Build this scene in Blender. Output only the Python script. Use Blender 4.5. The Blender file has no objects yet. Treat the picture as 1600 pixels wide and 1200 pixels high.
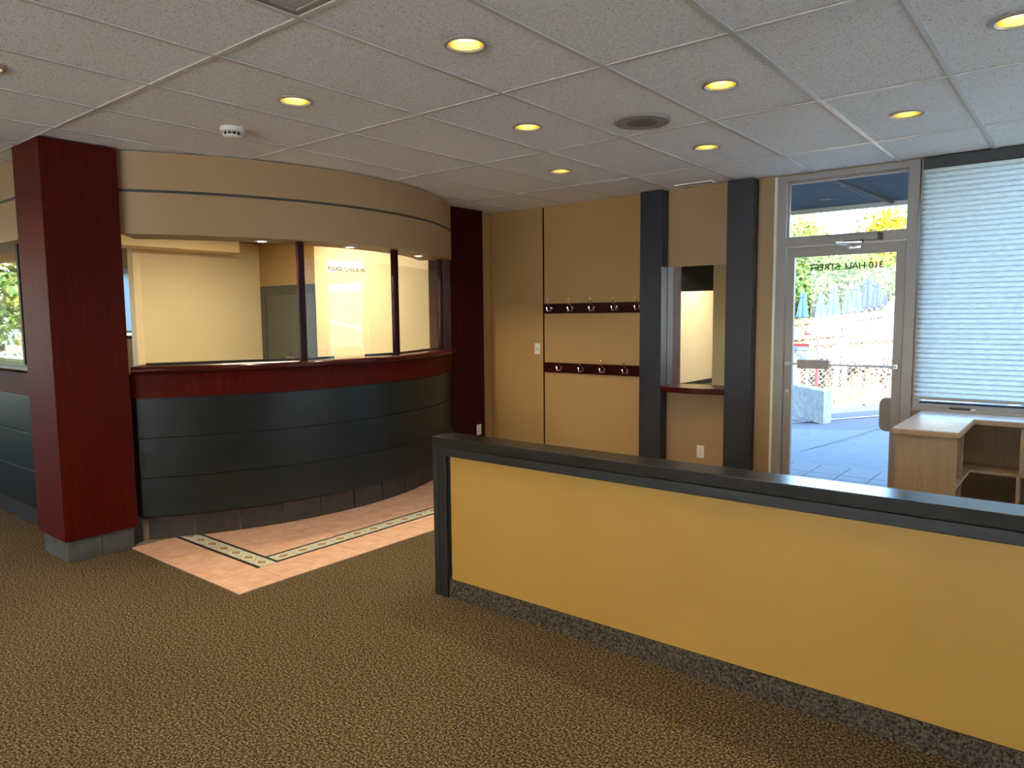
import bpy, bmesh, math, random
from math import sin, cos, pi, radians, hypot, asin
from mathutils import Vector, Matrix

random.seed(7)
scene = bpy.context.scene
COL = scene.collection
D = bpy.data

# ------------------------------------------------------------------ camera
YAW, PITCH, ROLL, FPX = 0.678460, -0.0926157, 0.0096919, 1124.1
cam_d = D.cameras.new('camera'); cam = D.objects.new('camera', cam_d); COL.objects.link(cam)
cam_d.sensor_width = 36.0; cam_d.lens = FPX / 1600 * 36.0; cam_d.clip_start = 0.05; cam_d.clip_end = 500
_R = Matrix.Rotation(YAW, 3, 'Z') @ Matrix.Rotation(PITCH, 3, 'X') @ Matrix.Rotation(ROLL, 3, 'Y')
_B = Matrix(((1, 0, 0), (0, 0, -1), (0, 1, 0)))          # blender camera looks down -Z, ours down +Y
cam.matrix_world = Matrix.Translation((0, 0, 1.575)) @ (_R @ _B).to_4x4()
scene.camera = cam

# ------------------------------------------------------------------ light, sky, exposure
SKY_STRENGTH, SUN_STRENGTH, DOWNLIGHT_W, OFFICE_W = 1.2, 13.0, 23.0, 30.0
WARM = (1.0, 0.72, 0.42)
w = D.worlds.new('sky'); scene.world = w; w.use_nodes = True
nt = w.node_tree; nt.nodes.clear()
bg = nt.nodes.new('ShaderNodeBackground'); wo = nt.nodes.new('ShaderNodeOutputWorld'); sk = nt.nodes.new('ShaderNodeTexSky')
sk.sky_type = 'NISHITA'; sk.sun_disc = False; sk.sun_elevation = radians(36); sk.sun_rotation = radians(147)
sk.air_density = 1.0; sk.dust_density = 1.6; sk.ozone_density = 1.2
bg.inputs['Strength'].default_value = SKY_STRENGTH
tint = nt.nodes.new('ShaderNodeMix'); tint.data_type = 'RGBA'; tint.blend_type = 'MULTIPLY'; tint.inputs[0].default_value = 1.0
tint.inputs[7].default_value = (0.80, 0.97, 1.12, 1)                # the room's warm white balance turns daylight cool
nt.links.new(sk.outputs[0], tint.inputs[6]); nt.links.new(tint.outputs[2], bg.inputs[0]); nt.links.new(bg.outputs[0], wo.inputs[0])
sun_d = D.lights.new('sun', 'SUN'); sun_d.energy = SUN_STRENGTH; sun_d.angle = radians(0.6); sun_d.color = (1.0, 0.96, 0.90)
sun = D.objects.new('sun', sun_d); COL.objects.link(sun); sun.location = (0, -20, 20)
sun.rotation_euler = Vector((-0.45, 0.70, -0.55)).to_track_quat('-Z', 'Y').to_euler()
vs = scene.view_settings
vs.view_transform = 'Standard'; vs.look = 'None'; vs.exposure = 0.95; vs.gamma = 1.0; vs.use_curve_mapping = False
scene.cycles.use_denoising = True
scene.cycles.max_bounces = 10; scene.cycles.diffuse_bounces = 6; scene.cycles.glossy_bounces = 5
scene.cycles.transparent_max_bounces = 16; scene.cycles.transmission_bounces = 6
scene.cycles.sample_clamp_indirect = 6.0; scene.cycles.caustics_reflective = False; scene.cycles.caustics_refractive = False

# ------------------------------------------------------------------ materials
MATS = {}
def new_mat(name):
    m = D.materials.new(name); m.use_nodes = True; MATS[name] = m
    n = m.node_tree; b = n.nodes['Principled BSDF']
    return m, n, b
def lk(n, a, b): n.links.new(a, b)
def ramp(n, fac, stops):
    r = n.nodes.new('ShaderNodeValToRGB'); e = r.color_ramp.elements
    while len(e) < len(stops): e.new(0.5)
    for k, (p, c) in enumerate(stops):
        e[k].position = p; e[k].color = (c[0], c[1], c[2], 1)
    lk(n, fac, r.inputs[0]); return r.outputs[0]
def coord(n, scale=(1, 1, 1)):
    tc = n.nodes.new('ShaderNodeTexCoord'); mp = n.nodes.new('ShaderNodeMapping'); mp.inputs['Scale'].default_value = scale
    g = n.nodes.new('ShaderNodeNewGeometry')
    lk(n, g.outputs['Position'], mp.inputs['Vector']); return mp.outputs[0]
def noise(n, vec, scale, detail=2.0, rough=0.5):
    t = n.nodes.new('ShaderNodeTexNoise'); t.inputs['Scale'].default_value = scale; t.inputs['Detail'].default_value = detail
    t.inputs['Roughness'].default_value = rough; lk(n, vec, t.inputs['Vector']); return t.outputs['Fac']
def bump(n, b, h, strength=0.2, dist=0.01):
    k = n.nodes.new('ShaderNodeBump'); k.inputs['Strength'].default_value = strength; k.inputs['Distance'].default_value = dist
    lk(n, h, k.inputs['Height']); lk(n, k.outputs[0], b.inputs['Normal'])
def plain(name, col, rough=0.6, metal=0.0, var=0.06, scale=3.0, spec=0.5, bmp=0.0, bscale=200):
    m, n, b = new_mat(name); v = coord(n)
    f = noise(n, v, scale, 3)
    c1 = [max(0, c * (1 - var)) for c in col]; c2 = [c * (1 + var) for c in col]
    lk(n, ramp(n, f, [(0.3, c1), (0.7, c2)]), b.inputs['Base Color'])
    b.inputs['Roughness'].default_value = rough; b.inputs['Metallic'].default_value = metal
    b.inputs['Specular IOR Level'].default_value = spec
    if bmp: bump(n, b, noise(n, v, bscale, 2), bmp, 0.002)
    return m
def speckle(name, stops, scale, rough=0.95, bmp=0.6, detail=2.0, spec=0.1, big=None, dist=0.004):
    m, n, b = new_mat(name); v = coord(n)
    c = ramp(n, noise(n, v, scale, detail, 0.7), stops)
    if big:
        mx = n.nodes.new('ShaderNodeMix'); mx.data_type = 'RGBA'; mx.blend_type = 'MULTIPLY'; mx.inputs['Factor'].default_value = 1
        lk(n, c, mx.inputs[6]); lk(n, ramp(n, noise(n, v, big[0], 3), [(0.3, big[1]), (0.7, big[2])]), mx.inputs[7]); c = mx.outputs[2]
    lk(n, c, b.inputs['Base Color']); b.inputs['Roughness'].default_value = rough; b.inputs['Specular IOR Level'].default_value = spec
    bump(n, b, noise(n, v, scale, detail), bmp, dist)
    return m
def wood(name, c1, c2, rough, stretch=(14, 14, 0.8), scale=4.0, coat=0.0, spec=0.08):
    m, n, b = new_mat(name); v = coord(n, stretch)
    f = noise(n, v, scale, 5, 0.6); lk(n, ramp(n, f, [(0.3, c1), (0.72, c2)]), b.inputs['Base Color'])
    b.inputs['Roughness'].default_value = rough; b.inputs['Coat Weight'].default_value = coat; b.inputs['Coat Roughness'].default_value = 0.15; b.inputs['Specular IOR Level'].default_value = spec
    return m

carpet = speckle('carpet', [(0.36, (0.010, 0.007, 0.0032)), (0.5, (0.072, 0.053, 0.027)), (0.62, (0.27, 0.215, 0.13))], 105, 1.0, 0.3, 3.0, 0.05, (1.2, (0.85, 0.85, 0.85), (1, 1, 1)))
carpet_base = speckle('carpet_base', [(0.34, (0.015, 0.012, 0.009)), (0.5, (0.060, 0.048, 0.034)), (0.66, (0.13, 0.105, 0.07))], 105, 1.0, 0.4, 2.5, 0.05)
tan = plain('tan_paint', (0.40, 0.235, 0.082), 0.55, bmp=0.08, bscale=120, var=0.03, scale=1.5)
taupe = plain('taupe_paint', (0.36, 0.23, 0.108), 0.55, bmp=0.08, bscale=120, var=0.03, scale=1.5)
ochre = plain('ochre_paint', (0.40, 0.215, 0.034), 0.5, bmp=0.08, bscale=120, var=0.03, scale=2)
cream = plain('cream_paint', (0.70, 0.545, 0.31), 0.6, bmp=0.05, bscale=120, var=0.03, scale=1.5)
black_lam = plain('black_green_laminate', (0.009, 0.011, 0.0105), 0.36, var=0.25, scale=30, spec=0.3)
cap_mat = plain('black_glossy_cap', (0.013, 0.0135, 0.013), 0.2, var=0.4, scale=18, spec=0.7)
black_trim = plain('black_painted_trim', (0.012, 0.0125, 0.011), 0.4, var=0.3, scale=25, bmp=0.08, bscale=60)
navy = plain('dark_navy_paint', (0.013, 0.0155, 0.020), 0.42, var=0.15, scale=10)
mahog = wood('mahogany', (0.050, 0.0026, 0.0010), (0.088, 0.0055, 0.002), 0.5, (16, 16, 0.7), 3.0, 0.0)
mahog_dark = wood('mahogany_dark', (0.018, 0.0022, 0.0022), (0.040, 0.005, 0.0042), 0.36, (16, 16, 0.7), 3.0, 0.0)
mahog_gloss = wood('mahogany_gloss', (0.034, 0.0040, 0.0030), (0.058, 0.0070, 0.005), 0.24, (16, 16, 0.7), 3.0, 0.25)
alu = plain('painted_aluminium', (0.29, 0.265, 0.245), 0.4, 0.0, 0.03, 8)
alu_dark = plain('dark_gasket', (0.035, 0.034, 0.034), 0.6)
steel = plain('brushed_steel', (0.55, 0.55, 0.55), 0.28, 1.0, 0.1, 60)
chrome = plain('chrome', (0.75, 0.75, 0.75), 0.12, 1.0, 0.02, 10)
white_pl = plain('white_plastic', (0.72, 0.70, 0.64), 0.4, var=0.02)
grey_pl = plain('grey_plastic', (0.30, 0.29, 0.25), 0.5, var=0.04)
dark_pl = plain('black_plastic', (0.012, 0.012, 0.013), 0.4, var=0.1)
grid_white = plain('grid_white_metal', (0.60, 0.59, 0.56), 0.35, 0.0, 0.02)
trim_grey = plain('lamp_trim_metal', (0.42, 0.40, 0.36), 0.4, 0.3, 0.03)
gold = plain('lamp_reflector_gold', (0.95, 0.72, 0.28), 0.25, 0.9, 0.03)
maple = wood('maple_veneer', (0.29, 0.205, 0.13), (0.37, 0.27, 0.175), 0.5, (10, 10, 0.6), 4.0)
lam_grey = speckle('grey_laminate', [(0.3, (0.40, 0.40, 0.38)), (0.7, (0.55, 0.54, 0.51))], 60, 0.25, 0.02, 2, 0.5)
closet = plain('closet_grey_paint', (0.072, 0.073, 0.066), 0.5, var=0.04)
closet_fr = plain('closet_frame_paint', (0.040, 0.050, 0.046), 0.45, var=0.04)
white_ceiling = plain('white_paint', (0.72, 0.71, 0.68), 0.7, var=0.02)
grout = plain('grout', (0.30, 0.225, 0.16), 0.9, var=0.1, scale=40)
terra = speckle('terracotta_tile', [(0.25, (0.50, 0.27, 0.175)), (0.5, (0.66, 0.41, 0.285)), (0.75, (0.78, 0.54, 0.40))], 9, 0.45, 0.05, 6, 0.4, dist=0.002)
slate = speckle('slate_kick_tile', [(0.3, (0.022, 0.014, 0.009)), (0.7, (0.050, 0.034, 0.023))], 14, 0.5, 0.1, 5, 0.4, dist=0.002)
slate_grey = speckle('grey_slate_tile', [(0.3, (0.060, 0.060, 0.052)), (0.7, (0.105, 0.103, 0.090))], 9, 0.6, 0.1, 5, 0.3, dist=0.002)
mo_cream = plain('mosaic_cream', (0.66, 0.62, 0.46), 0.45, var=0.1, scale=40)
mo_pale = plain('mosaic_pale_green', (0.56, 0.60, 0.50), 0.45, var=0.1, scale=40)
mo_tan = plain('mosaic_tan', (0.36, 0.25, 0.14), 0.45, var=0.15, scale=40)
mo_black = plain('mosaic_black', (0.022, 0.025, 0.022), 0.4, var=0.2, scale=40)
print_dark = plain('dark_print', (0.02, 0.02, 0.025), 0.6)

# ceiling tile: fissured mineral fibre
m, n, b = new_mat('mineral_fibre_tile'); ceil_mat = m
v = coord(n, (1.0, 1.5, 1)); f = noise(n, v, 115, 3, 0.65)
c = ramp(n, f, [(0.34, (0.27, 0.275, 0.28)), (0.41, (0.80, 0.83, 0.84)), (0.6, (0.88, 0.905, 0.915))])
lk(n, c, b.inputs['Base Color']); b.inputs['Roughness'].default_value = 0.95; b.inputs['Specular IOR Level'].default_value = 0.1
bump(n, b, f, 0.2, 0.003)

def glass_mat(name, tint, refl):
    m = D.materials.new(name); m.use_nodes = True; n = m.node_tree; n.nodes.clear(); MATS[name] = m
    o = n.nodes.new('ShaderNodeOutputMaterial'); mix = n.nodes.new('ShaderNodeMixShader'); t = n.nodes.new('ShaderNodeBsdfTransparent')
    g = n.nodes.new('ShaderNodeBsdfGlossy'); fr = n.nodes.new('ShaderNodeFresnel'); ge = n.nodes.new('ShaderNodeNewGeometry'); mr_ = n.nodes.new('ShaderNodeMapRange')
    mr_.inputs['To Min'].default_value = refl; mr_.inputs['To Max'].default_value = 1 / refl      # same reflectance from both sides of the sheet
    lk(n, ge.outputs['Backfacing'], mr_.inputs['Value']); lk(n, mr_.outputs[0], fr.inputs['IOR'])
    t.inputs['Color'].default_value = (*tint, 1); g.inputs['Roughness'].default_value = 0.0; g.inputs['Color'].default_value = (1, 1, 1, 1)
    lk(n, fr.outputs[0], mix.inputs[0]); lk(n, t.outputs[0], mix.inputs[1]); lk(n, g.outputs[0], mix.inputs[2]); lk(n, mix.outputs[0], o.inputs[0])
    return m
glass = glass_mat('clear_glass', (0.97, 0.985, 0.975), 1.5)
screen_glass = glass_mat('screen_glass', (0.97, 0.985, 0.975), 1.62)
mirror_m = plain('mirror_silver', (0.86, 0.87, 0.85), 0.0, 1.0, 0.0)
def emit(name, col, s):
    m = D.materials.new(name); m.use_nodes = True; n = m.node_tree; n.nodes.clear(); MATS[name] = m
    o = n.nodes.new('ShaderNodeOutputMaterial'); e = n.nodes.new('ShaderNodeEmission')
    e.inputs[0].default_value = (*col, 1); e.inputs[1].default_value = s; lk(n, e.outputs[0], o.inputs[0]); return m
lamp_on = emit('lamp_glow', (1.0, 0.78, 0.34), 3.0)
lamp_white = emit('lamp_glow_white', (1.0, 0.93, 0.75), 2.5)
# pleated shade: translucent fabric
def fabric(name, col, tr):
    m = D.materials.new(name); m.use_nodes = True; n = m.node_tree; n.nodes.clear(); MATS[name] = m
    o = n.nodes.new('ShaderNodeOutputMaterial'); mix = n.nodes.new('ShaderNodeMixShader'); mix.inputs[0].default_value = tr
    d = n.nodes.new('ShaderNodeBsdfDiffuse'); t = n.nodes.new('ShaderNodeBsdfTranslucent'); v = coord(n, (1, 1, 5))
    c = ramp(n, noise(n, v, 18, 4), [(0.3, [x * 0.82 for x in col]), (0.7, [min(1, x * 1.05) for x in col])])
    lk(n, c, d.inputs[0]); lk(n, c, t.inputs[0]); lk(n, d.outputs[0], mix.inputs[1]); lk(n, t.outputs[0], mix.inputs[2]); lk(n, mix.outputs[0], o.inputs[0])
    return m
shade_fab = fabric('pleated_shade_fabric', (0.60, 0.63, 0.60), 0.54)
fill_window_fab = fabric('fill_window_fabric', (0.92, 0.92, 0.91), 0.80)  # bright fabric of the added windows, passes extra daylight to the ceiling
seam_fab = fabric('pleat_seam_fabric', (0.46, 0.49, 0.49), 0.4)
blind_fab = fabric('white_blind_fabric', (0.8, 0.86, 0.9), 0.65)
# outdoors
concrete = speckle('sidewalk_concrete', [(0.3, (0.125, 0.145, 0.15)), (0.7, (0.165, 0.185, 0.19))], 12, 0.9, 0.1, 6, 0.2)
paver_m = speckle('paver_concrete', [(0.3, (0.14, 0.16, 0.165)), (0.7, (0.19, 0.205, 0.21))], 18, 0.9, 0.1, 5, 0.2)
joint_m = plain('dark_joint', (0.13, 0.13, 0.13), 0.95)
asphalt = speckle('asphalt', [(0.3, (0.095, 0.105, 0.115)), (0.7, (0.135, 0.145, 0.155))], 40, 0.9, 0.1, 4, 0.2)
block_m = speckle('rough_concrete', [(0.3, (0.20, 0.215, 0.20)), (0.7, (0.38, 0.39, 0.36))], 12, 0.95, 0.3, 6, 0.2)
drygrass = speckle('dry_grass', [(0.3, (0.17, 0.14, 0.075)), (0.5, (0.29, 0.245, 0.14)), (0.7, (0.42, 0.37, 0.22))], 6, 0.95, 0.4, 6, 0.1)
hill_m = speckle('hillside', [(0.3, (0.10, 0.10, 0.045)), (0.7, (0.2, 0.165, 0.08))], 1.5, 0.95, 0.4, 6, 0.1)
plank_m = wood('orange_planks', (0.30, 0.13, 0.04), (0.44, 0.22, 0.085), 0.6, (0.8, 10, 10), 4)
red_p = plain('red_painted_steel', (0.55, 0.035, 0.04), 0.35, var=0.05)
galv = plain('galvanised_steel', (0.42, 0.44, 0.45), 0.45, 0.4, 0.08, 20)
sign_w = plain('sign_white', (0.55, 0.56, 0.56), 0.5)
sign_b = plain('sign_blue_grey', (0.20, 0.27, 0.33), 0.5)
sign_d = plain('sign_picture', (0.10, 0.13, 0.15), 0.5, var=0.5, scale=12)
umb_dark = plain('umbrella_blue', (0.006, 0.024, 0.13), 0.8, var=0.15, scale=8)
umb_mid = plain('umbrella_light_blue', (0.022, 0.075, 0.16), 0.8, var=0.15, scale=8)
canvas_w = plain('white_canvas', (0.78, 0.78, 0.76), 0.7)
awn = plain('awning_blue_grey', (0.055, 0.085, 0.115), 0.7, var=0.12, scale=3)
bark = speckle('bark', [(0.3, (0.05, 0.035, 0.022)), (0.7, (0.12, 0.09, 0.06))], 20, 0.95, 0.6, 5, 0.1)
def leaf_mat(name, stops):
    m, n, b = new_mat(name); v = coord(n)
    lk(n, ramp(n, noise(n, v, 2.2, 6, 0.75), stops), b.inputs['Base Color']); b.inputs['Roughness'].default_value = 0.7
    b.inputs['Specular IOR Level'].default_value = 0.2
    return m
def dim(st, k): return [(p, tuple(x * k for x in c)) for p, c in st]
leaf_mix = leaf_mat('autumn_mixed_leaves', dim([(0.30, (0.04, 0.10, 0.025)), (0.44, (0.13, 0.22, 0.04)), (0.55, (0.42, 0.36, 0.07)), (0.68, (0.50, 0.24, 0.07))], 0.75))
leaf_green = leaf_mat('green_leaves', dim([(0.3, (0.03, 0.085, 0.03)), (0.5, (0.12, 0.22, 0.06)), (0.7, (0.34, 0.36, 0.08))], 0.62))
leaf_yel = leaf_mat('yellow_leaves', dim([(0.3, (0.30, 0.28, 0.01)), (0.5, (0.52, 0.42, 0.01)), (0.7, (0.62, 0.50, 0.03))], 0.6))
leaf_rust = leaf_mat('rusty_shrub_leaves', dim([(0.3, (0.16, 0.13, 0.10)), (0.5, (0.40, 0.30, 0.22)), (0.7, (0.55, 0.34, 0.22))], 0.75))

# ------------------------------------------------------------------ mesh helpers
class MB:
    def __init__(s): s.v = []; s.f = []; s.m = []
    def add(s, vs, fs, mi=0):
        o = len(s.v); s.v += [tuple(p) for p in vs]; s.f += [tuple(o + k for k in f) for f in fs]; s.m += [mi] * len(fs); return s
    def box(s, x0, x1, y0, y1, z0, z1, mi=0, rz=0, c=None):
        P = [(x, y, z) for z in (z0, z1) for y in (y0, y1) for x in (x0, x1)]
        if rz:
            cx, cy = c if c else ((x0 + x1) / 2, (y0 + y1) / 2)
            P = [(cx + (x - cx) * cos(rz) - (y - cy) * sin(rz), cy + (x - cx) * sin(rz) + (y - cy) * cos(rz), z) for x, y, z in P]
        return s.add(P, [(0, 2, 3, 1), (4, 5, 7, 6), (0, 1, 5, 4), (2, 6, 7, 3), (0, 4, 6, 2), (1, 3, 7, 5)], mi)
    def prism(s, pts, z0, z1, mi=0):
        n = len(pts); V = [(x, y, z0) for x, y in pts] + [(x, y, z1) for x, y in pts]
        return s.add(V, [tuple(reversed(range(n))), tuple(range(n, 2 * n))] + [(k, (k + 1) % n, n + (k + 1) % n, n + k) for k in range(n)], mi)
    def extrude(s, pts3, d, mi=0):                       # a planar polygon pushed along d
        n = len(pts3); d = Vector(d); V = [Vector(p) for p in pts3] + [Vector(p) + d for p in pts3]
        return s.add(V, [tuple(reversed(range(n))), tuple(range(n, 2 * n))] + [(k, (k + 1) % n, n + (k + 1) % n, n + k) for k in range(n)], mi)
    def sweep_arc(s, C, prof, a0, a1, n, mi=0):          # closed profile [(r,z)] swept round a vertical axis, capped
        k = len(prof); V = []
        for i in range(n + 1):
            a = a0 + (a1 - a0) * i / n
            V += [(C[0] + r * cos(a), C[1] + r * sin(a), z) for r, z in prof]
        F = [(i * k + j, i * k + (j + 1) % k, (i + 1) * k + (j + 1) % k, (i + 1) * k + j) for i in range(n) for j in range(k)]
        F += [tuple(reversed(range(k))), tuple(n * k + j for j in range(k))]
        return s.add(V, F, mi)
    def lathe(s, C, prof, n=24, mi=0):                   # open profile [(r,z)] about a vertical axis at C
        V = []; k = len(prof)
        for i in range(n):
            a = 2 * pi * i / n; V += [(C[0] + r * cos(a), C[1] + r * sin(a), C[2] + z) for r, z in prof]
        F = [(i * k + j, ((i + 1) % n) * k + j, ((i + 1) % n) * k + j + 1, i * k + j + 1) for i in range(n) for j in range(k - 1)]
        return s.add(V, F, mi)
    def tube(s, path, r, n=8, mi=0, radii=None):
        P = [Vector(p) for p in path]; k = len(P); V = []
        t0 = (P[1] - P[0]).normalized(); u = t0.orthogonal().normalized()
        for i in range(k):
            t = ((P[min(i + 1, k - 1)] - P[max(i - 1, 0)])).normalized()
            u = (u - t * u.dot(t)).normalized(); w_ = t.cross(u); rr = radii[i] if radii else r
            V += [P[i] + (u * cos(2 * pi * j / n) + w_ * sin(2 * pi * j / n)) * rr for j in range(n)]
        F = [(i * n + j, i * n + (j + 1) % n, (i + 1) * n + (j + 1) % n, (i + 1) * n + j) for i in range(k - 1) for j in range(n)]
        F += [tuple(reversed(range(n))), tuple((k - 1) * n + j for j in range(n))]
        return s.add(V, F, mi)
    def bar(s, p, q, w_, h, mi=0):                       # square bar between two points
        p = Vector(p); q = Vector(q); t = (q - p).normalized(); up = Vector((0, 0, 1)) if abs(t.z) < 0.9 else Vector((1, 0, 0))
        a = t.cross(up).normalized(); b_ = a.cross(t).normalized(); V = []
        for e in (p, q): V += [e + a * (sx * w_ / 2) + b_ * (sy * h / 2) for sx, sy in ((-1, -1), (1, -1), (1, 1), (-1, 1))]
        return s.add(V, [(0, 1, 2, 3), (7, 6, 5, 4), (0, 4, 5, 1), (1, 5, 6, 2), (2, 6, 7, 3), (3, 7, 4, 0)], mi)

ORI = {}
def origin(o): return ORI.get(o.name, Vector((0, 0, 0)))
def tag(o, label=None, cat=None, group=None, kind=None):
    if label: o['label'] = label
    if cat: o['category'] = cat
    if group: o['group'] = group
    if kind: o['kind'] = kind
    return o
def thing(name, loc, label, cat, group=None, kind=None):
    o = D.objects.new(name, None); COL.objects.link(o); o.location = loc; o.empty_display_size = 0.1; ORI[o.name] = Vector(loc)
    return tag(o, label, cat, group, kind)
def obj(name, mb, mats, parent=None, smooth=False, bevel=0.0, seg=2, label=None, kind=None):
    me = D.meshes.new(name)
    if parent is not None: O = origin(parent)
    else:
        xs, ys, zs = zip(*mb.v); O = Vector(((min(xs) + max(xs)) / 2, (min(ys) + max(ys)) / 2, min(zs)))
    me.from_pydata([(x - O[0], y - O[1], z - O[2]) for x, y, z in mb.v], [], mb.f)
    for mm in (mats if isinstance(mats, (list, tuple)) else [mats]): me.materials.append(mm)
    me.polygons.foreach_set('material_index', mb.m)
    bm = bmesh.new(); bm.from_mesh(me); bmesh.ops.recalc_face_normals(bm, faces=bm.faces); bm.to_mesh(me); bm.free()
    if smooth:
        me.polygons.foreach_set('use_smooth', [True] * len(me.polygons)); me.set_sharp_from_angle(angle=radians(40))
    o = D.objects.new(name, me); COL.objects.link(o); ORI[o.name] = Vector(O)
    if parent is not None: o.parent = parent
    else: o.location = O
    if bevel:
        bv = o.modifiers.new('bevel', 'BEVEL'); bv.width = bevel; bv.segments = seg; bv.limit_method = 'ANGLE'
    return tag(o, label, None, None, kind)
def copy_tree(o, parent=None):
    c = o.copy(); COL.objects.link(c); c.parent = parent
    for ch in list(o.children): copy_tree(ch, c)
    return c
def struct(name, mb, mats, parent=None, **k):
    o = obj(name, mb, mats, parent, **k)
    if parent is None: o['kind'] = 'structure'
    return o
def text_part(name, body, size, loc, xdir, ydir, mat, parent, depth=0.0006, bold=0.0016):
    cu = D.curves.new(name, 'FONT'); cu.body = body; cu.size = size; cu.extrude = depth; cu.offset = bold; cu.align_x = 'CENTER'; cu.align_y = 'CENTER'
    to = D.objects.new(name + '_tmp', cu); COL.objects.link(to); bpy.context.view_layer.update()
    me = D.meshes.new_from_object(to.evaluated_get(bpy.context.evaluated_depsgraph_get())); D.objects.remove(to)
    x = Vector(xdir); y = Vector(ydir); z = x.cross(y); O = origin(parent)
    for vv in me.vertices: vv.co = x * vv.co.x + y * vv.co.y + z * vv.co.z + Vector(loc) - O
    me.materials.clear(); me.materials.append(mat); me.name = name
    o = D.objects.new(name, me); COL.objects.link(o); o.parent = parent; ORI[o.name] = O; return o
def circ(cx, cz, r, n=20): return [(cx + r * cos(2 * pi * k / n), cz + r * sin(2 * pi * k / n)) for k in range(n)]

# ================================================================== SETTING
CEIL = 2.72; WY = 6.2; XL, XR, YB = -11.5, 3.2, -5.0
fl = struct('floor', MB().box(XL, XR, YB, WY + 0.02, -0.15, 0.0), carpet)
wr = thing('wall_right', (XR, 0, 0), None, None, kind='structure')
obj('painted_wall', MB().box(XR, XR + 0.15, YB - 0.15, 3.2, 0, 3.0).box(XR, XR + 0.15, 3.2, 5.6, 0, 0.3).box(XR, XR + 0.15, 3.2, 5.6, 2.66, 3.0).box(XR, XR + 0.15, 5.6, WY + 0.15, 0, 3.0), tan, wr)
wb = thing('wall_back', (0, YB, 0), None, None, kind='structure')
obj('painted_wall', MB().box(XL, -5.2, YB - 0.15, YB, 0, 3.0).box(-5.2, 3.1, YB - 0.15, YB, 0, 0.4).box(-5.2, 3.1, YB - 0.15, YB, 2.66, 3.0).box(3.1, XR, YB - 0.15, YB, 0, 3.0), cream, wb)
wf = thing('wall_front', (0, WY, 0), None, None, kind='structure')
mb = MB(); mb.box(XL, -2.112, WY, WY + 0.15, 0, 3.0); mb.box(-2.112, XR, WY + 0.02, WY + 0.15, 2.705, 3.0); mb.box(-1.055, XR, WY, WY + 0.15, 0, 0.835)
obj('painted_wall', mb, tan, wf)
obj('wall_panel', MB().box(-3.112, -2.50, WY - 0.006, WY, 0, CEIL - 0.01), taupe, wf)
obj('wall_panel', MB().box(-2.27, -2.118, WY - 0.006, WY, 0, CEIL - 0.01), taupe, wf)
obj('corner_return', MB().box(-5.52, -5.30, 5.972, WY, 0, CEIL - 0.008), tan, wf)
struct('trim_1', MB().box(-4.562, -4.546, WY - 0.004, WY + 0.002, 0, CEIL - 0.008), mahog_dark)
# far left wall with two office windows and an unseen one added in the open room for daylight
wl = thing('wall_left', (XL, 0, 0), None, None, kind='structure')
def wall_x(x0, x1, ya, yb, holes, z1, mat, parent, name='painted_wall'):
    mb = MB(); y = ya
    for (a, b_, c_, d_) in sorted(holes):
        mb.box(x0, x1, y, a, 0, z1); mb.box(x0, x1, a, b_, 0, c_); mb.box(x0, x1, a, b_, d_, z1); y = b_
    mb.box(x0, x1, y, yb, 0, z1); return obj(name, mb, mat, parent)
wall_x(XL - 0.15, XL, YB, WY, [(2.5, 3.95, 1.0, 2.3), (4.6, 5.6, 1.3, 2.34), (-3.6, 1.3, 0.7, 2.5)], 3.0, cream, wl)
for k, (a, b_, c_, d_) in enumerate([(2.5, 3.95, 1.0, 2.3), (4.6, 5.6, 1.3, 2.34), (-3.6, 1.3, 0.7, 2.5)]):
    wn = thing('window_%d' % (k + 2), (XL - 0.07, (a + b_) / 2, c_), None, None, kind='structure')
    mb = MB(); X0, X1 = XL - 0.11, XL - 0.03
    mb.box(X0, X1, a, a + 0.05, c_, d_); mb.box(X0, X1, b_ - 0.05, b_, c_, d_); mb.box(X0, X1, a + 0.05, b_ - 0.05, c_, c_ + 0.05); mb.box(X0, X1, a + 0.05, b_ - 0.05, d_ - 0.05, d_)
    obj('window_frame', mb, alu_dark, wn); obj('pane', MB().box(XL - 0.075, XL - 0.069, a + 0.05, b_ - 0.05, c_ + 0.05, d_ - 0.05), glass, wn)
# office inner walls
obj('office_wall', MB().box(-10.05, -9.9, 4.34, WY - 0.001, 0, CEIL - 0.008), cream, wl)
obj('office_wall', MB().box(-8.25, -5.53, 6.0, WY - 0.001, 0, CEIL - 0.008), cream, wl)
obj('office_bulkhead', MB().box(-9.899, -9.45, 3.2, 5.62, 2.52, CEIL - 0.008), cream, wl)
# hall seen in the mirror
wh = thing('wall_hall', (-6.5, -2, 0), None, None, kind='structure')
obj('hall_wall', MB().box(-7.1, -6.95, YB + 0.001, -1.8, 0, CEIL - 0.008), cream, wh)
obj('hall_wall', MB().box(-6.1, -5.2, -1.95, -1.8, 0, CEIL - 0.008), cream, wh)
obj('hall_header', MB().box(-6.949, -6.101, -1.95, -1.8, 2.08, CEIL - 0.008), navy, wh)
obj('baseboard', MB().box(-6.949, -6.935, YB + 0.001, -1.951, 0, 0.10), black_trim, wh)

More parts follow.
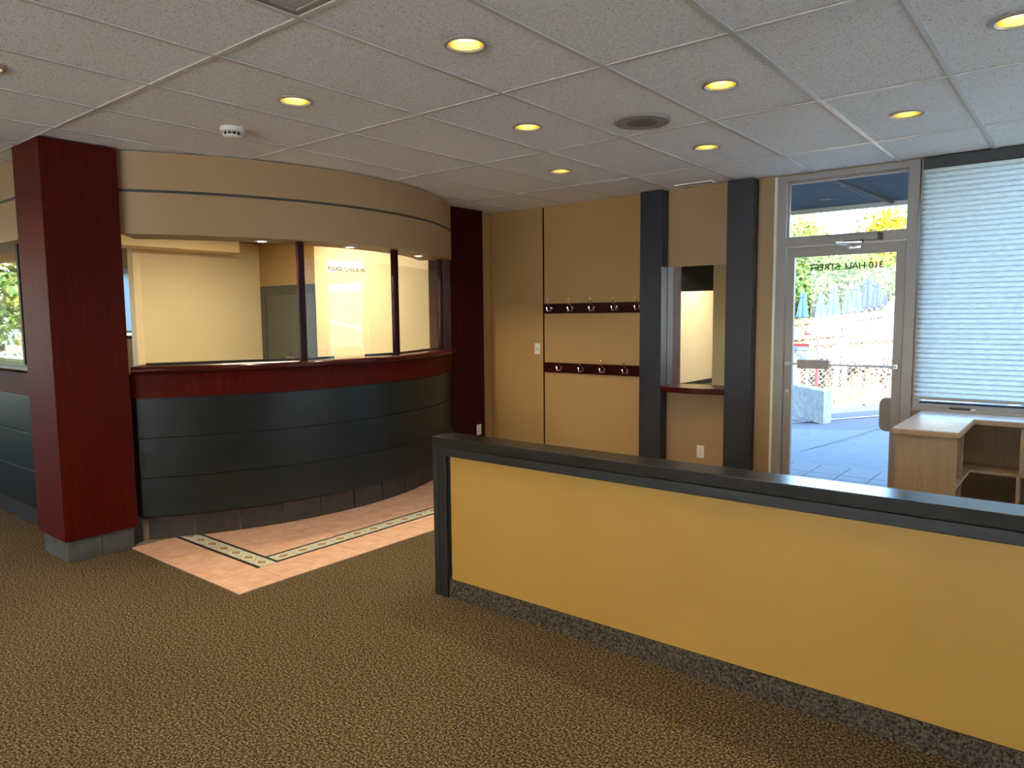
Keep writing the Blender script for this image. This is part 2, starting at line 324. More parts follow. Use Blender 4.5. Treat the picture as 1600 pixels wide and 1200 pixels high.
# ------------------------------------------------------------------ ceiling: slab, runners, tiles
TX0, TY0, TW, TL = -1.81571, 1.73207, 0.6096, 1.2192
ce = struct('ceiling', MB().box(XL - 0.15, XR + 0.15, YB - 0.15, WY + 0.15, 3.0, 3.1), white_ceiling)
ORI[ce.name] = Vector(ce.location)
struct('added_shadow_storey', MB().box(XL - 0.15, XR + 0.15, YB - 0.15, WY + 0.15, 3.101, 5.4), concrete)  # unseen storey added so the building's shadow reaches across the street
lights = {}                                               # cell -> label
def cell(i, j): return (TX0 - TW * (j + 0.5), TY0 + TL * (i + 0.5))   # j counts leftwards, i towards the front wall
vis = [(-1, 3), (-1, 1), (0, 0), (0, 2), (1, -1), (1, 1), (1, -3), (2, -2), (2, 0), (2, 2)]
hid = [(-1, -1), (-1, 5), (0, -2), (1, -5), (-2, 2), (-2, 4), (-3, 3), (-1, 7), (-1, 9), (-3, 8)]  # unseen downlights continuing the grid, added to light the carpet and left counter
TROFFER = [(-1, 0)]
OFFICE_TROFFER = [(0, 9), (2, 9), (0, 13), (-4, 7)]
ti0, ti1 = math.floor((YB - TY0) / TL), math.ceil((WY - TY0) / TL)
j0, j1 = math.floor((TX0 - XR) / TW), math.ceil((TX0 - XL) / TW)
G = 0.012
ZT = CEIL + 0.006
def tile_mesh(w_, l_, hole):
    bm = bmesh.new(); hw, hl = w_ / 2 - 0.002, l_ / 2 - 0.002
    if not hole: bmesh.ops.create_cube(bm, size=1, matrix=Matrix.Translation((0, 0, 0.008)) @ Matrix.Diagonal((2 * hw, 2 * hl, 0.016, 1)))
    else:
        o = [bm.verts.new(p) for p in ((-hw, -hl, 0), (hw, -hl, 0), (hw, hl, 0), (-hw, hl, 0))]
        c_ = [bm.verts.new((0.084 * cos(2 * pi * k / 24), 0.084 * sin(2 * pi * k / 24), 0)) for k in range(24)]
        ed = [bm.edges.new((o[k], o[(k + 1) % 4])) for k in range(4)] + [bm.edges.new((c_[k], c_[(k + 1) % 24])) for k in range(24)]
        bmesh.ops.triangle_fill(bm, edges=ed, use_beauty=True)
        bmesh.ops.recalc_face_normals(bm, faces=bm.faces)
        for f_ in bm.faces:
            if f_.normal.z > 0: f_.normal_flip()
    me = D.meshes.new('ceiling_tile'); bm.to_mesh(me); bm.free(); me.materials.append(ceil_mat); return me
TM = {}
for i in range(ti0, ti1):
    for j in range(j0, j1):
        xa, xb = max(XL, TX0 - TW * (j + 1)), min(XR, TX0 - TW * j); ya, yb = max(YB, TY0 + TL * i), min(WY, TY0 + TL * (i + 1))
        if xb - xa < 0.05 or yb - ya < 0.05 or (i, j) in TROFFER or (i, j) in OFFICE_TROFFER: continue
        h = (i, j) in vis or (i, j) in hid
        key = (round(xb - xa, 3), round(yb - ya, 3), h)
        if key not in TM: TM[key] = tile_mesh(xb - xa, yb - ya, h)
        o = D.objects.new('ceiling_tile', TM[key]); COL.objects.link(o); o.parent = ce
        o.location = Vector(((xa + xb) / 2, (ya + yb) / 2, ZT)) - origin(ce)
for i in range(ti0 + 1, ti1):
    y = TY0 + TL * i; obj('grid_runner', MB().box(XL, XR, y - G, y + G, CEIL - 0.001, CEIL + 0.004), grid_white, ce)
for j in range(j0 + 1, j1):
    x = TX0 - TW * j; obj('grid_runner', MB().box(x - G, x + G, YB, WY - 0.001, CEIL - 0.002, CEIL + 0.003), grid_white, ce)

# ------------------------------------------------------------------ front door (kind structure)
d1 = thing('door_1', (-1.58, WY + 0.05, 0), None, None, kind='structure')
DY0, DY1 = WY - 0.012, WY + 0.10
fr = MB(); fr.box(-2.112, -2.036, DY0, DY1, 0, 2.7175); fr.box(-1.132, -1.058, DY0, DY1, 0, 2.7175); fr.box(-2.036, -1.132, DY0, DY1, 2.668, 2.7175); fr.box(-2.036, -1.132, DY0 + 0.004, DY1, 2.137, 2.207)
dfr = obj('door_frame', fr, alu, d1, bevel=0.002)
obj('frame_edge', MB().box(-2.134, -2.112, DY0 - 0.006, WY + 0.02, 0, 2.7175), white_pl, d1, bevel=0.002)
gk = MB(); gk.box(-2.036, -2.022, WY + 0.03, WY + 0.06, 2.207, 2.668); gk.box(-1.146, -1.132, WY + 0.03, WY + 0.06, 2.207, 2.668); gk.box(-2.022, -1.146, WY + 0.03, WY + 0.06, 2.207, 2.218); gk.box(-2.022, -1.146, WY + 0.03, WY + 0.06, 2.650, 2.668)
obj('glazing_bead', gk, alu, d1)
obj('transom_pane', MB().box(-2.022, -1.146, WY + 0.042, WY + 0.048, 2.218, 2.650), glass, d1)
lf = MB(); LY0, LY1 = WY + 0.012, WY + 0.056
lf.box(-2.030, -1.966, LY0, LY1, 0.01, 2.13); lf.box(-1.204, -1.138, LY0, LY1, 0.01, 2.13); lf.box(-1.966, -1.204, LY0, LY1, 2.048, 2.13); lf.box(-1.966, -1.204, LY0, LY1, 0.01, 0.13)
leaf = obj('door_leaf', lf, alu, d1, bevel=0.002)
obj('door_pane', MB().box(-1.966, -1.204, WY + 0.031, WY + 0.037, 0.13, 2.048), glass, leaf)
text_part('lettering', '310 HALL STREET', 0.073, (-1.575, WY + 0.0385, 1.955), (-1, 0, 0), (0, 0, 1), print_dark, leaf)
pb = MB(); pb.tube([(-2.0, WY - 0.035, 1.165), (-1.165, WY - 0.035, 1.165)], 0.009, 10); pb.bar((-1.995, WY - 0.035, 1.165), (-1.995, LY0, 1.165), 0.03, 0.03); pb.bar((-1.17, WY - 0.035, 1.165), (-1.17, LY0, 1.165), 0.03, 0.03)
bar = obj('push_bar', pb, steel, leaf, smooth=True)
obj('push_pad', MB().box(-1.905, -1.655, WY - 0.052, WY - 0.024, 1.128, 1.202), alu, bar, bevel=0.003)
obj('lock_cylinder', MB().tube([(-1.998, LY0 - 0.012, 0.93), (-1.998, LY0 + 0.002, 0.93)], 0.014, 14), steel, leaf, smooth=True)
pl = [(-1.205, 0.64), (-1.255, 0.64), (-1.275, 0.648), (-1.292, 0.668), (-1.298, 0.69), (-1.298, 0.86), (-1.292, 0.882), (-1.275, 0.902), (-1.255, 0.91), (-1.205, 0.91)]
obj('pull_plate', MB().extrude([(x, LY1 + 0.028, z) for x, z in pl], (0, 0.012, 0)).bar((-1.18, LY1 - 0.01, 0.775), (-1.18, LY1 + 0.034, 0.775), 0.05, 0.2), alu, leaf, bevel=0.003)
cl = MB().box(-1.585, -1.315, DY0 - 0.042, DY0 + 0.002, 2.150, 2.192)
dc = obj('door_closer', cl, grey_pl, d1, bevel=0.004)
obj('end_cap', MB().box(-1.325, -1.300, DY0 - 0.046, DY0, 2.145, 2.197), dark_pl, dc, bevel=0.003)
obj('closer_arm', MB().bar((-1.44, DY0 - 0.03, 2.134), (-1.60, DY0 - 0.17, 2.130), 0.022, 0.010).bar((-1.60, DY0 - 0.17, 2.121), (-1.49, LY0 - 0.02, 2.105), 0.024, 0.010), steel, dc)
obj('pivot', MB().lathe((-1.44, DY0 - 0.028, 2.128), [(0.0001, 0), (0.014, 0), (0.014, 0.026), (0.0001, 0.026)], 14), dark_pl, dc, smooth=True)
obj('arm_bracket', MB().box(-1.54, -1.45, LY0 - 0.028, LY0 + 0.001, 2.088, 2.112), steel, leaf, bevel=0.002)

# ------------------------------------------------------------------ front window
w1 = thing('window_1', (1.0, WY + 0.05, 0.84), None, None, kind='structure')
mb = MB(); WX0, WX1 = -1.05, XR - 0.002; mb.box(WX0, WX0 + 0.045, DY0, DY1, 0.845, 2.7175); mb.box(WX1 - 0.045, WX1, DY0, DY1, 0.845, 2.7175); mb.box(WX0 + 0.045, WX1 - 0.045, DY0, DY1, 0.845, 0.892); mb.box(WX0 + 0.045, WX1 - 0.045, DY0 + 0.03, DY1, 2.66, 2.7175)
mb.box(1.05, 1.10, WY + 0.03, DY1, 0.892, 2.66)
obj('window_frame', mb, alu, w1, bevel=0.002)
obj('window_stop', MB().box(WX0 + 0.045, WX1 - 0.045, WY + 0.02, WY + 0.06, 0.892, 0.907), alu_dark, w1)
obj('pane', MB().box(WX0 + 0.045, 1.05, WY + 0.045, WY + 0.051, 0.892, 2.66), glass, w1)
obj('pane', MB().box(1.10, WX1 - 0.045, WY + 0.045, WY + 0.051, 0.892, 2.66), glass, w1)
obj('window_sill', MB().box(-1.05, WX1, WY - 0.045, WY - 0.0005, 0.835, 0.862), alu, w1, bevel=0.004)
# pleated shade
bl = thing('window_shade', (0.0, WY - 0.02, 0.93), 'white pleated shade drawn down over the window right of the glass door', 'shade')
mb = MB(); z0, z1, npl = 0.945, 2.635, 46; bx0, bx1 = -1.035, XR - 0.02; ph = (z1 - z0) / npl
for k in range(npl):
    za = z0 + ph * k; prof_ = [(WY - 0.022, za), (WY - 0.022, za + 0.0035), (WY - 0.034, za + 0.009), (WY - 0.038, za + ph * 0.6), (WY - 0.034, za + ph - 0.004), (WY - 0.022, za + ph)]
    V = [p_ for y_, z_ in prof_ for p_ in ((bx0, y_, z_), (bx1, y_, z_))]
    mb.add(V, [(2 * q_, 2 * q_ + 1, 2 * q_ + 3, 2 * q_ + 2) for q_ in range(1, 5)], 0); mb.add(V[:4], [(0, 1, 3, 2)], 1)
obj('shade_fabric', mb, [shade_fab, seam_fab], bl)
obj('bottom_rail', MB().box(bx0, bx1, WY - 0.040, WY - 0.016, 0.925, 0.945), grey_pl, bl, bevel=0.003)
obj('head_rail', MB().box(bx0, bx1, WY - 0.045, WY + 0.016, 2.635, 2.7172), dark_pl, bl, bevel=0.003)

# unseen windows added right and behind the camera to brighten the ceiling, under white fabric
w5 = thing('window_5', (XR + 0.05, 4.4, 0.3), None, None, kind='structure')
obj('window_frame', MB().box(XR + 0.02, XR + 0.1, 3.2, 3.25, 0.3, 2.66).box(XR + 0.02, XR + 0.1, 5.55, 5.6, 0.3, 2.66).box(XR + 0.02, XR + 0.1, 3.25, 5.55, 0.3, 0.35).box(XR + 0.02, XR + 0.1, 3.25, 5.55, 2.61, 2.66), alu, w5)
obj('shade_fabric', MB().box(XR + 0.03, XR + 0.033, 3.25, 5.55, 0.35, 2.61), fill_window_fab, w5)
w6 = thing('window_6', (0, YB - 0.05, 0.9), None, None, kind='structure')
obj('window_frame', MB().box(-5.2, -5.15, YB - 0.1, YB - 0.02, 0.4, 2.66).box(3.05, 3.1, YB - 0.1, YB - 0.02, 0.4, 2.66).box(-5.15, 3.05, YB - 0.1, YB - 0.02, 0.4, 0.45).box(-5.15, 3.05, YB - 0.1, YB - 0.02, 2.61, 2.66), alu, w6)
obj('shade_fabric', MB().box(-5.15, 3.05, YB - 0.033, YB - 0.03, 0.45, 2.61), fill_window_fab, w6)

# ================================================================== RECEPTION
C = (-7.225, 3.82); A = radians(38.4)
# curved bulkhead above the glass
bh = thing('wall_bulkhead', (-4.9, 3.82, 2.165), None, None, kind='structure')
obj('curved_header', MB().sweep_arc(C, [(2.615, 2.165), (2.615, CEIL - 0.003), (2.28, CEIL - 0.003), (2.28, 2.165)], -A, A, 48), taupe, bh, smooth=True)
obj('reveal_strip', MB().sweep_arc(C, [(2.614, 2.446), (2.618, 2.446), (2.618, 2.464), (2.614, 2.464)], -A, A, 48), alu_dark, bh, smooth=True)
mb = MB(); mb.box(XL + 0.001, -5.59, 1.86, 2.16, 2.165, CEIL - 0.003)
obj('straight_header', mb, taupe, bh)
obj('reveal_strip', MB().box(XL + 0.001, -5.59, 1.856, 1.862, 2.446, 2.464), alu_dark, bh)
# wood columns
def column(loc, x0, x1, y0, y1, label, mat, base, z0=0.145):
    t = thing('wood_column', loc, label, 'column', 'reception columns')
    obj('shaft', MB().box(x0, x1, y0, y1, z0, CEIL - 0.004), mat, t, bevel=0.003)
    if base:
        i = 0.022
        for (a, b_, c_, d_) in ((x1 - i - 0.012, x1 - i, y0 + i + 0.012, (y0 + y1) / 2 - 0.002), (x1 - i - 0.012, x1 - i, (y0 + y1) / 2 + 0.002, y1 - i), (x0 + i, (x0 + x1) / 2 - 0.002, y0 + i, y0 + i + 0.012), ((x0 + x1) / 2 + 0.002, x1 - i, y0 + i, y0 + i + 0.012)):
            obj('base_tile', MB().box(a, b_, c_, d_, 0.0, z0), slate_grey, t, bevel=0.002)
        obj('plinth', MB().box(x0 + i + 0.012, x1 - i - 0.012, y0 + i + 0.012, y1 - i - 0.012, 0, z0), black_trim, t)
    else:
        obj('plinth', MB().box(x0 + 0.02, x1 - 0.02, y0 + 0.02, y1 - 0.02, 0, z0), black_trim, t)
    return t
column((-5.35, 1.95, 0), -5.585, -5.12, 1.72, 2.18, 'large square mahogany column with grey tiled base at the near end of the counter', mahog, True)
column((-5.36, 5.71, 0), -5.52, -5.2, 5.45, 5.968, 'dark mahogany column at the far end of the curved counter beside the tan wall', mahog_dark, False, 0.10)

rc = thing('reception_counter', (-4.9, 3.82, 0), 'curved reception counter with black panels, mahogany band and glossy rounded top', 'counter')
PA = radians(38.2)
nose = [(2.30, 1.205), (2.635, 1.205), (2.655, 1.210), (2.667, 1.222), (2.670, 1.232), (2.667, 1.243), (2.655, 1.254), (2.635, 1.259), (2.30, 1.259)]
obj('counter_top', MB().sweep_arc(C, nose, -radians(37.8), radians(37.5), 60), mahog_gloss, rc, smooth=True)
obj('wood_band', MB().sweep_arc(C, [(2.57, 1.036), (2.602, 1.036), (2.602, 1.2045), (2.57, 1.2045)], -PA, PA, 60), mahog, rc, smooth=True)
for za, zb in ((0.754, 1.032), (0.470, 0.749), (0.188, 0.465)):
    obj('panel', MB().sweep_arc(C, [(2.575, za), (2.600, za), (2.600, zb), (2.575, zb)], -radians(37.6), radians(37.4), 60), black_lam, rc, smooth=True, bevel=0.0015)
obj('carcass', MB().sweep_arc(C, [(2.50, 0.15), (2.574, 0.192), (2.5745, 1.2), (2.50, 1.2)], -PA, PA, 48), black_trim, rc, smooth=True)
obj('kick_board', MB().sweep_arc(C, [(2.46, 0.0), (2.508, 0.0), (2.508, 0.186), (2.46, 0.186)], -PA, PA, 48), plain('kick_grout', (0.34, 0.28, 0.21), 0.9), rc, smooth=True)
da = 0.312 / 2.52; a = asin((2.55 - 3.82) / 2.52) - da
while a < PA - 0.01:
    a0, a1 = max(-PA, a + 0.0016), min(PA, a + da - 0.0016)
    obj('kick_tile', MB().sweep_arc(C, [(2.509, 0.002), (2.520, 0.002), (2.520, 0.184), (2.509, 0.184)], a0, a1, 6), slate, rc, smooth=True)
    a += da
obj('end_filler', MB().box(-5.6, -5.215, 2.184, 2.25, 0.0, 1.204), black_trim, rc); obj('end_filler', MB().box(-5.6, -5.215, 5.385, 5.445, 0.0, 1.204), black_trim, rc)
# glass screen on the counter
gs = thing('glass_screen', (-4.75, 3.82, 1.259), 'clear glass screen between mahogany posts along the curved counter top', 'glass screen')
PR = 2.505
pa = [-radians(37.0), asin((3.335 - 3.82) / PR), asin((4.295 - 3.82) / PR), radians(36.2)]
pp = [(C[0] + PR * cos(t), C[1] + PR * sin(t)) for t in pa]
for (x, y), t in list(zip(pp, pa))[1:]:
    obj('post', MB().box(x - 0.025, x + 0.025, y - 0.026, y + 0.026, 1.259, 2.1645, 0, t), mahog_dark, gs, bevel=0.008, seg=3)
GT = 2.04
for k in range(3):
    p = Vector((*pp[k], 0)); q = Vector((*pp[k + 1], 0)); u = (q - p).normalized(); nrm = Vector((u.y, -u.x, 0)); p = p + u * 0.0265; q = q - u * 0.0265; L = (q - p).length
    sl = 0.285 if k == 1 else (L * 0.5 if k == 0 else None)
    def P3(s, z): return p + u * s + Vector((0, 0, z)) - nrm * 0.004
    if k == 1:
        s0 = 0.27; s1 = 0.585
        outl = [(0, 1.262), (s0, 1.262), (s0, 1.318), (s0 + 0.006, 1.331), (s0 + 0.019, 1.338), (s1 - 0.019, 1.338), (s1 - 0.006, 1.331), (s1, 1.318), (s1, 1.262), (L, 1.262), (L, GT), (0, GT)]
        segs = ((0, s0), (s1, L))
    else:
        outl = [(0, 1.262), (L, 1.262), (L, GT), (0, GT)]; segs = ((0, L),)
    pane = obj('pane', MB().extrude([P3(s, z) for s, z in outl], nrm * 0.008), screen_glass, gs)
    for (a_, b_) in segs:
        obj('glazing_channel', MB().extrude([P3(a_, 1.2592) - nrm * 0.006, P3(b_, 1.2592) - nrm * 0.006, P3(b_, 1.276) - nrm * 0.006, P3(a_, 1.276) - nrm * 0.006], nrm * 0.0055), black_trim, pane)
    if k == 1:
        text_part('lettering', 'PLEASE CHECK IN', 0.047, P3(0.415, 1.974) + nrm * 0.0095, u, (0, 0, 1), print_dark, pane, 0.0004, 0.0007)
# soffit lights in the bulkhead
def soffit_light(ang, label):
    x, y = C[0] + 2.43 * cos(ang), C[1] + 2.43 * sin(ang)
    t = thing('soffit_light', (x, y, 2.165), label, 'light', 'small lights under the bulkhead')
    obj('trim_ring', MB().lathe((x, y, 2.165), [(0.055, -0.0004), (0.055, -0.005), (0.038, -0.007), (0.036, -0.0004)], 20), white_pl, t, smooth=True)
    obj('bulb', MB().lathe((x, y, 2.165), [(0.036, -0.0005), (0.028, -0.008), (0.0001, -0.011)], 20), lamp_white, t, smooth=True)
    ld = D.lights.new('soffit_lamp', 'SPOT'); ld.energy = OFFICE_W; ld.spot_size = radians(150); ld.spot_blend = 0.6; ld.color = (1, 0.84, 0.55); ld.shadow_soft_size = 0.03
    lo = D.objects.new('soffit_lamp', ld); COL.objects.link(lo); lo.parent = t; lo.location = (-0.0, 0, -0.03)
soffit_light(asin((3.10 - 3.82) / 2.43), 'small round light under the bulkhead over the widest glass pane')
soffit_light(asin((3.84 - 3.82) / 2.43), 'small round light under the bulkhead over the middle glass pane')
soffit_light(asin((4.82 - 3.82) / 2.43), 'small round light under the bulkhead nearest the far column')

# second counter left of the column
r2 = thing('reception_counter', (-8.0, 1.95, 0), 'straight olive-lit reception counter seen left of the large mahogany column', 'counter')
X0, X1 = XL + 0.001, -5.60
obj('counter_top', MB().extrude([(X1, y, z) for y, z in ((2.16, 1.205), (1.83, 1.205), (1.812, 1.212), (1.805, 1.228), (1.805, 1.238), (1.812, 1.253), (1.83, 1.259), (2.16, 1.259))], (X0 - X1, 0, 0)), mahog_gloss, r2, smooth=True)
obj('wood_band', MB().box(X0, X1, 1.870, 1.90, 1.036, 1.2045), mahog, r2)
for za, zb in ((0.754, 1.032), (0.470, 0.749), (0.188, 0.465)): obj('panel', MB().box(X0, X1, 1.872, 1.896, za, zb), black_lam, r2, bevel=0.0015)
obj('carcass', MB().box(X0, X1, 1.901, 1.95, 0.15, 1.2045), black_trim, r2)
obj('kick_board', MB().box(X0, X1, 1.93, 1.97, 0, 0.15), slate, r2)
g2 = thing('glass_screen', (-6.4, 1.98, 1.259), 'glass screen with a dark post left of the large mahogany column', 'glass screen')
for xx in (-6.40, -8.0, -5.615): obj('post', MB().box(xx - 0.025, xx + 0.025, 1.955, 2.005, 1.259, 2.1645), mahog_dark, g2, bevel=0.006)
for xa, xb in ((-6.374, -5.641), (-7.974, -6.426), (X0, -8.026)): obj('pane', MB().box(xa, xb, 1.976, 1.984, 1.262, GT), screen_glass, g2)

# ================================================================== TILED FLOOR INLAY (parts of the floor)
INX0, INX1, INY0, INY1 = -5.12, -3.742, 2.128, 5.44
T = 0.3048; bw = 0.156                                   # listello width
bY0, bY1 = INY0 + T + 0.003, INY0 + T + 0.003 + bw        # band running along X
bX1, bX0 = INX1 - T - 0.003, INX1 - T - 0.003 - bw        # band running along Y
kick = [(C[0] + 2.521 * cos(t), C[1] + 2.521 * sin(t)) for t in [(-PA + 2 * PA * k / 40) for k in range(41)]]
inl = obj('tile_bed', MB().prism([(INX0, INY0), (INX1, INY0), (INX1, INY1)] + list(reversed([q for q in kick if INY0 < q[1] < INY1])), 0.0004, 0.0030), grout, fl)
def arc_x(y):
    d_ = 2.521 ** 2 - (y - C[1]) ** 2
    return C[0] + math.sqrt(d_) if d_ > 0 else -9
def floor_tile(x0, x1, y0, y1):
    g = 0.0018
    x0 += g; x1 -= g; y0 += g; y1 -= g
    N = 4; left = [(max(x0, min(x1, arc_x(y0 + (y1 - y0) * k / N) + 0.003)), y0 + (y1 - y0) * k / N) for k in range(N + 1)]
    if y1 < 2.2: left = [(x0, y0), (x0, y1)]
    if all(x1 - p[0] < 0.004 for p in left): return
    pts = [(x1, y0), (x1, y1)] + list(reversed(left))
    obj('floor_tile', MB().prism(pts, 0.0032, 0.0072), terra, fl)
# outer ring along the front
x = INX1
while x > INX0 + 0.02:
    floor_tile(max(INX0, x - T), x, INY0, INY0 + T); x -= T
y = INY0 + T
while y < INY1 - 0.02:
    floor_tile(INX1 - T, INX1, y, min(INY1, y + T)); y += T
y = bY1
while y < INY1 - 0.02:
    x = bX0
    while x > INX0 - 0.2:
        floor_tile(x - T, x, y, min(INY1, y + T)); x -= T
    y += T
def border_mesh():                                       # one listello unit, length bw along local x
    mb = MB(); h = bw / 2 - 0.0012; e = h * 0.74; z = 0.0032; t = 0.0040
    mb.box(-h, h, -h, -e, z, z + t, 3); mb.box(-h, h, e, h, z, z + t, 3)
    tri = [((-h, -e), (0, -e), (-h, 0)), ((0, -e), (h, -e), (h, 0)), ((h, 0), (h, e), (0, e)), ((-h, 0), (0, e), (-h, e))]
    for q in tri:
        c_ = (sum(p[0] for p in q) / 3, sum(p[1] for p in q) / 3)
        mb.prism([(c_[0] + (p[0] - c_[0]) * 0.93, c_[1] + (p[1] - c_[1]) * 0.93) for p in q], z, z + t, 1)
    dm = lambda k: [(-h * k, 0), (0, -e * k), (h * k, 0), (0, e * k)]
    o, i = dm(0.965), dm(0.58)
    for k in range(4): mb.prism([o[k], o[(k + 1) % 4], i[(k + 1) % 4], i[k]], z, z + t, 0)
    mb.prism(dm(0.54), z, z + t, 2)
    me = D.meshes.new('border_tile'); me.from_pydata(mb.v, [], mb.f); me.polygons.foreach_set('material_index', mb.m)
    for q in (mo_cream, mo_pale, mo_tan, mo_black): me.materials.append(q)
    return me
bme = border_mesh()
def border(x, y, rz):
    o = D.objects.new('border_tile', bme); COL.objects.link(o); o.parent = fl; o.location = Vector((x, y, 0)) - origin(fl); o.rotation_euler = (0, 0, rz)
x = bX1 - bw / 2
border(x, bY0 + bw / 2, 0); x -= bw
while x > arc_x(bY0 + bw / 2) - 0.02:
    border(x, bY0 + bw / 2, 0); x -= bw
y = bY1 + bw / 2
while y < INY1 - bw / 2:
    border(bX0 + bw / 2, y, pi / 2); y += bw

# ================================================================== HALF WALL
hw = thing('half_wall', (-1, 2.9, 0), 'ochre half wall with black painted cap and end post in the foreground', 'half wall')
HX0, HX1 = -2.862, XR - 0.001
obj('painted_panel', MB().box(-2.745, HX1, 2.852, 2.975, 0.0, 0.87), ochre, hw)
obj('cap_board', MB().box(HX0 - 0.004, HX1, 2.826, 2.997, 0.860, 0.914), cap_mat, hw, bevel=0.004)
obj('face_board', MB().box(HX0 + 0.045, HX1, 2.830, 2.851, 0.811, 0.8575), black_trim, hw, bevel=0.003)
obj('face_board', MB().box(HX0 + 0.045, HX1, 2.976, 2.993, 0.811, 0.8575), black_trim, hw, bevel=0.003)
obj('end_post', MB().box(HX0, HX0 + 0.042, 2.830, 2.993, 0.0, 0.8595), black_trim, hw, bevel=0.003)
obj('post_facing', MB().box(HX0 + 0.045, -2.762, 2.830, 2.851, 0.0, 0.809), black_trim, hw, bevel=0.003)
obj('post_core', MB().box(HX0 + 0.043, -2.746, 2.8515, 2.975, 0.0, 0.86), black_trim, hw)
obj('carpet_base', MB().box(-2.760, HX1, 2.842, 2.8518, 0.0, 0.106), carpet_base, hw)

# ================================================================== FRONT WALL THINGS
def pilaster(x0, x1, label):
    t = thing('pilaster', ((x0 + x1) / 2, WY - 0.07, 0), label, 'pilaster', 'dark pilasters flanking the mirror')
    obj('shaft', MB().box(x0, x1, WY - 0.135, WY - 0.0065, 0.0, CEIL - 0.004), navy, t, bevel=0.003)
pilaster(-3.336, -3.113, 'dark navy pilaster between the coat hooks and the mirror')
pilaster(-2.498, -2.272, 'dark navy pilaster between the mirror and the glass door')
mr = thing('wall_mirror', (-2.8, WY - 0.01, 0.92), 'tall frameless mirror set between two dark pilasters', 'mirror')
obj('mirror_glass', MB().box(-3.110, -2.500, WY - 0.013, WY - 0.0065, 0.928, 2.022), mirror_m, mr)
sh = thing('mirror_shelf', (-2.8, WY - 0.1, 0.88), 'curved mahogany shelf under the mirror', 'shelf')
npt = 14; pts = [(-3.112, WY - 0.007), (-2.499, WY - 0.007)] + [(-2.499 - 0.613 * k / npt, WY - 0.137 - 0.075 * sin(pi * k / npt)) for k in range(npt + 1)]
pts = [(-3.112, WY - 0.007), (-2.499, WY - 0.007)] + [(-2.499 - 0.613 * k / npt, WY - 0.145 - 0.07 * sin(pi * k / npt)) for k in range(npt + 1)]
obj('shelf_board', MB().prism(pts, 0.875, 0.927), mahog_gloss, sh, bevel=0.004)

def hook_mesh(x, z, parent):
    y = WY - 0.022; mb = MB()
    mb.tube([(x, y + 0.004, z), (x, y - 0.006, z)], 0.014, 10)
    obj_ = obj('hook', mb, chrome, parent, smooth=True)
    mb = MB(); mb.tube([(x, y, z + 0.006), (x, y - 0.03, z + 0.02), (x, y - 0.065, z + 0.045), (x, y - 0.075, z + 0.085)], 0.005, 8, 0, [0.006, 0.005, 0.005, 0.006])
    mb.lathe((x, y - 0.075, z + 0.085), [(0.0001, -0.008), (0.007, -0.004), (0.009, 0.003), (0.006, 0.010), (0.0001, 0.013)], 10)
    obj('upper_prong', mb, chrome, obj_, smooth=True)
    mb = MB()
    for s in (-1, 1):
        mb.tube([(x, y, z - 0.004), (x + s * 0.012, y - 0.022, z - 0.028), (x + s * 0.024, y - 0.045, z - 0.030), (x + s * 0.030, y - 0.052, z - 0.006), (x + s * 0.031, y - 0.05, z + 0.012)], 0.0055, 8, 0, [0.006, 0.006, 0.0065, 0.0065, 0.008])
    obj('lower_prongs', mb, chrome, obj_, smooth=True)
def rack(z0, xs, label):
    t = thing('coat_rack', (-3.94, WY - 0.01, z0), label, 'coat rack', 'coat racks on the tan wall')
    obj('board', MB().box(-4.545, -3.338, WY - 0.022, WY - 0.0005, z0, z0 + 0.104), mahog_dark, t, bevel=0.003)
    for x in xs: hook_mesh(x, z0 + 0.055, t)
rack(1.608, [-4.435, -4.17, -3.91, -3.65, -3.395], 'upper mahogany coat rack with five chrome hooks on the tan wall')
rack(0.990, [-4.31, -4.04, -3.785, -3.525], 'lower mahogany coat rack with four chrome hooks on the tan wall')

def plate_y(name, x, z, y, label, cat, kind):
    t = thing(name, (x, y, z), label, cat)
    obj('cover_plate', MB().box(x - 0.036, x + 0.036, y - 0.006, y - 0.0003, z - 0.058, z + 0.058), white_pl, t, bevel=0.002)
    if kind == 'switch':
        obj('toggle', MB().box(x - 0.005, x + 0.005, y - 0.016, y - 0.006, z - 0.004, z + 0.010), white_pl, t); obj('slot', MB().box(x - 0.008, x + 0.008, y - 0.0068, y - 0.006, z - 0.014, z + 0.014), grey_pl, t)
    else:
        o = obj('receptacle', MB().box(x - 0.017, x + 0.017, y - 0.008, y - 0.006, z - 0.034, z + 0.034), white_pl, t, bevel=0.001)
        for sx in (-0.007, 0.005):
            for sz in (0.012, -0.022): obj('slot', MB().box(x + sx, x + sx + 0.002, y - 0.0085, y - 0.0079, z + sz, z + sz + 0.010), dark_pl, o)
plate_y('light_switch', -4.64, 1.234, WY, 'white light switch on the tan wall left of the coat racks', 'switch', 'switch')
plate_y('wall_outlet', -2.764, 0.322, WY - 0.006, 'white outlet low on the wall below the mirror shelf', 'outlet', 'outlet')
t = thing('wall_outlet', (-5.2, 5.86, 0.36), 'white outlet low on the dark mahogany far column', 'outlet')
obj('cover_plate', MB().box(-5.1998, -5.194, 5.825, 5.897, 0.292, 0.408), white_pl, t, bevel=0.002)
o = obj('receptacle', MB().box(-5.194, -5.192, 5.844, 5.878, 0.316, 0.384), white_pl, t, bevel=0.001)
for sy in (5.854, 5.866):
    for sz in (0.36, 0.328): obj('slot', MB().box(-5.1921, -5.1914, sy, sy + 0.002, sz, sz + 0.01), dark_pl, o)
t = thing('flat_box', (-0.72, WY - 0.02, 0.862), 'small flat black device lying on the window sill above the desk', 'device')
obj('case', MB().box(-0.80, -0.665, WY - 0.044, WY - 0.004, 0.8622, 0.876), dark_pl, t, bevel=0.003)
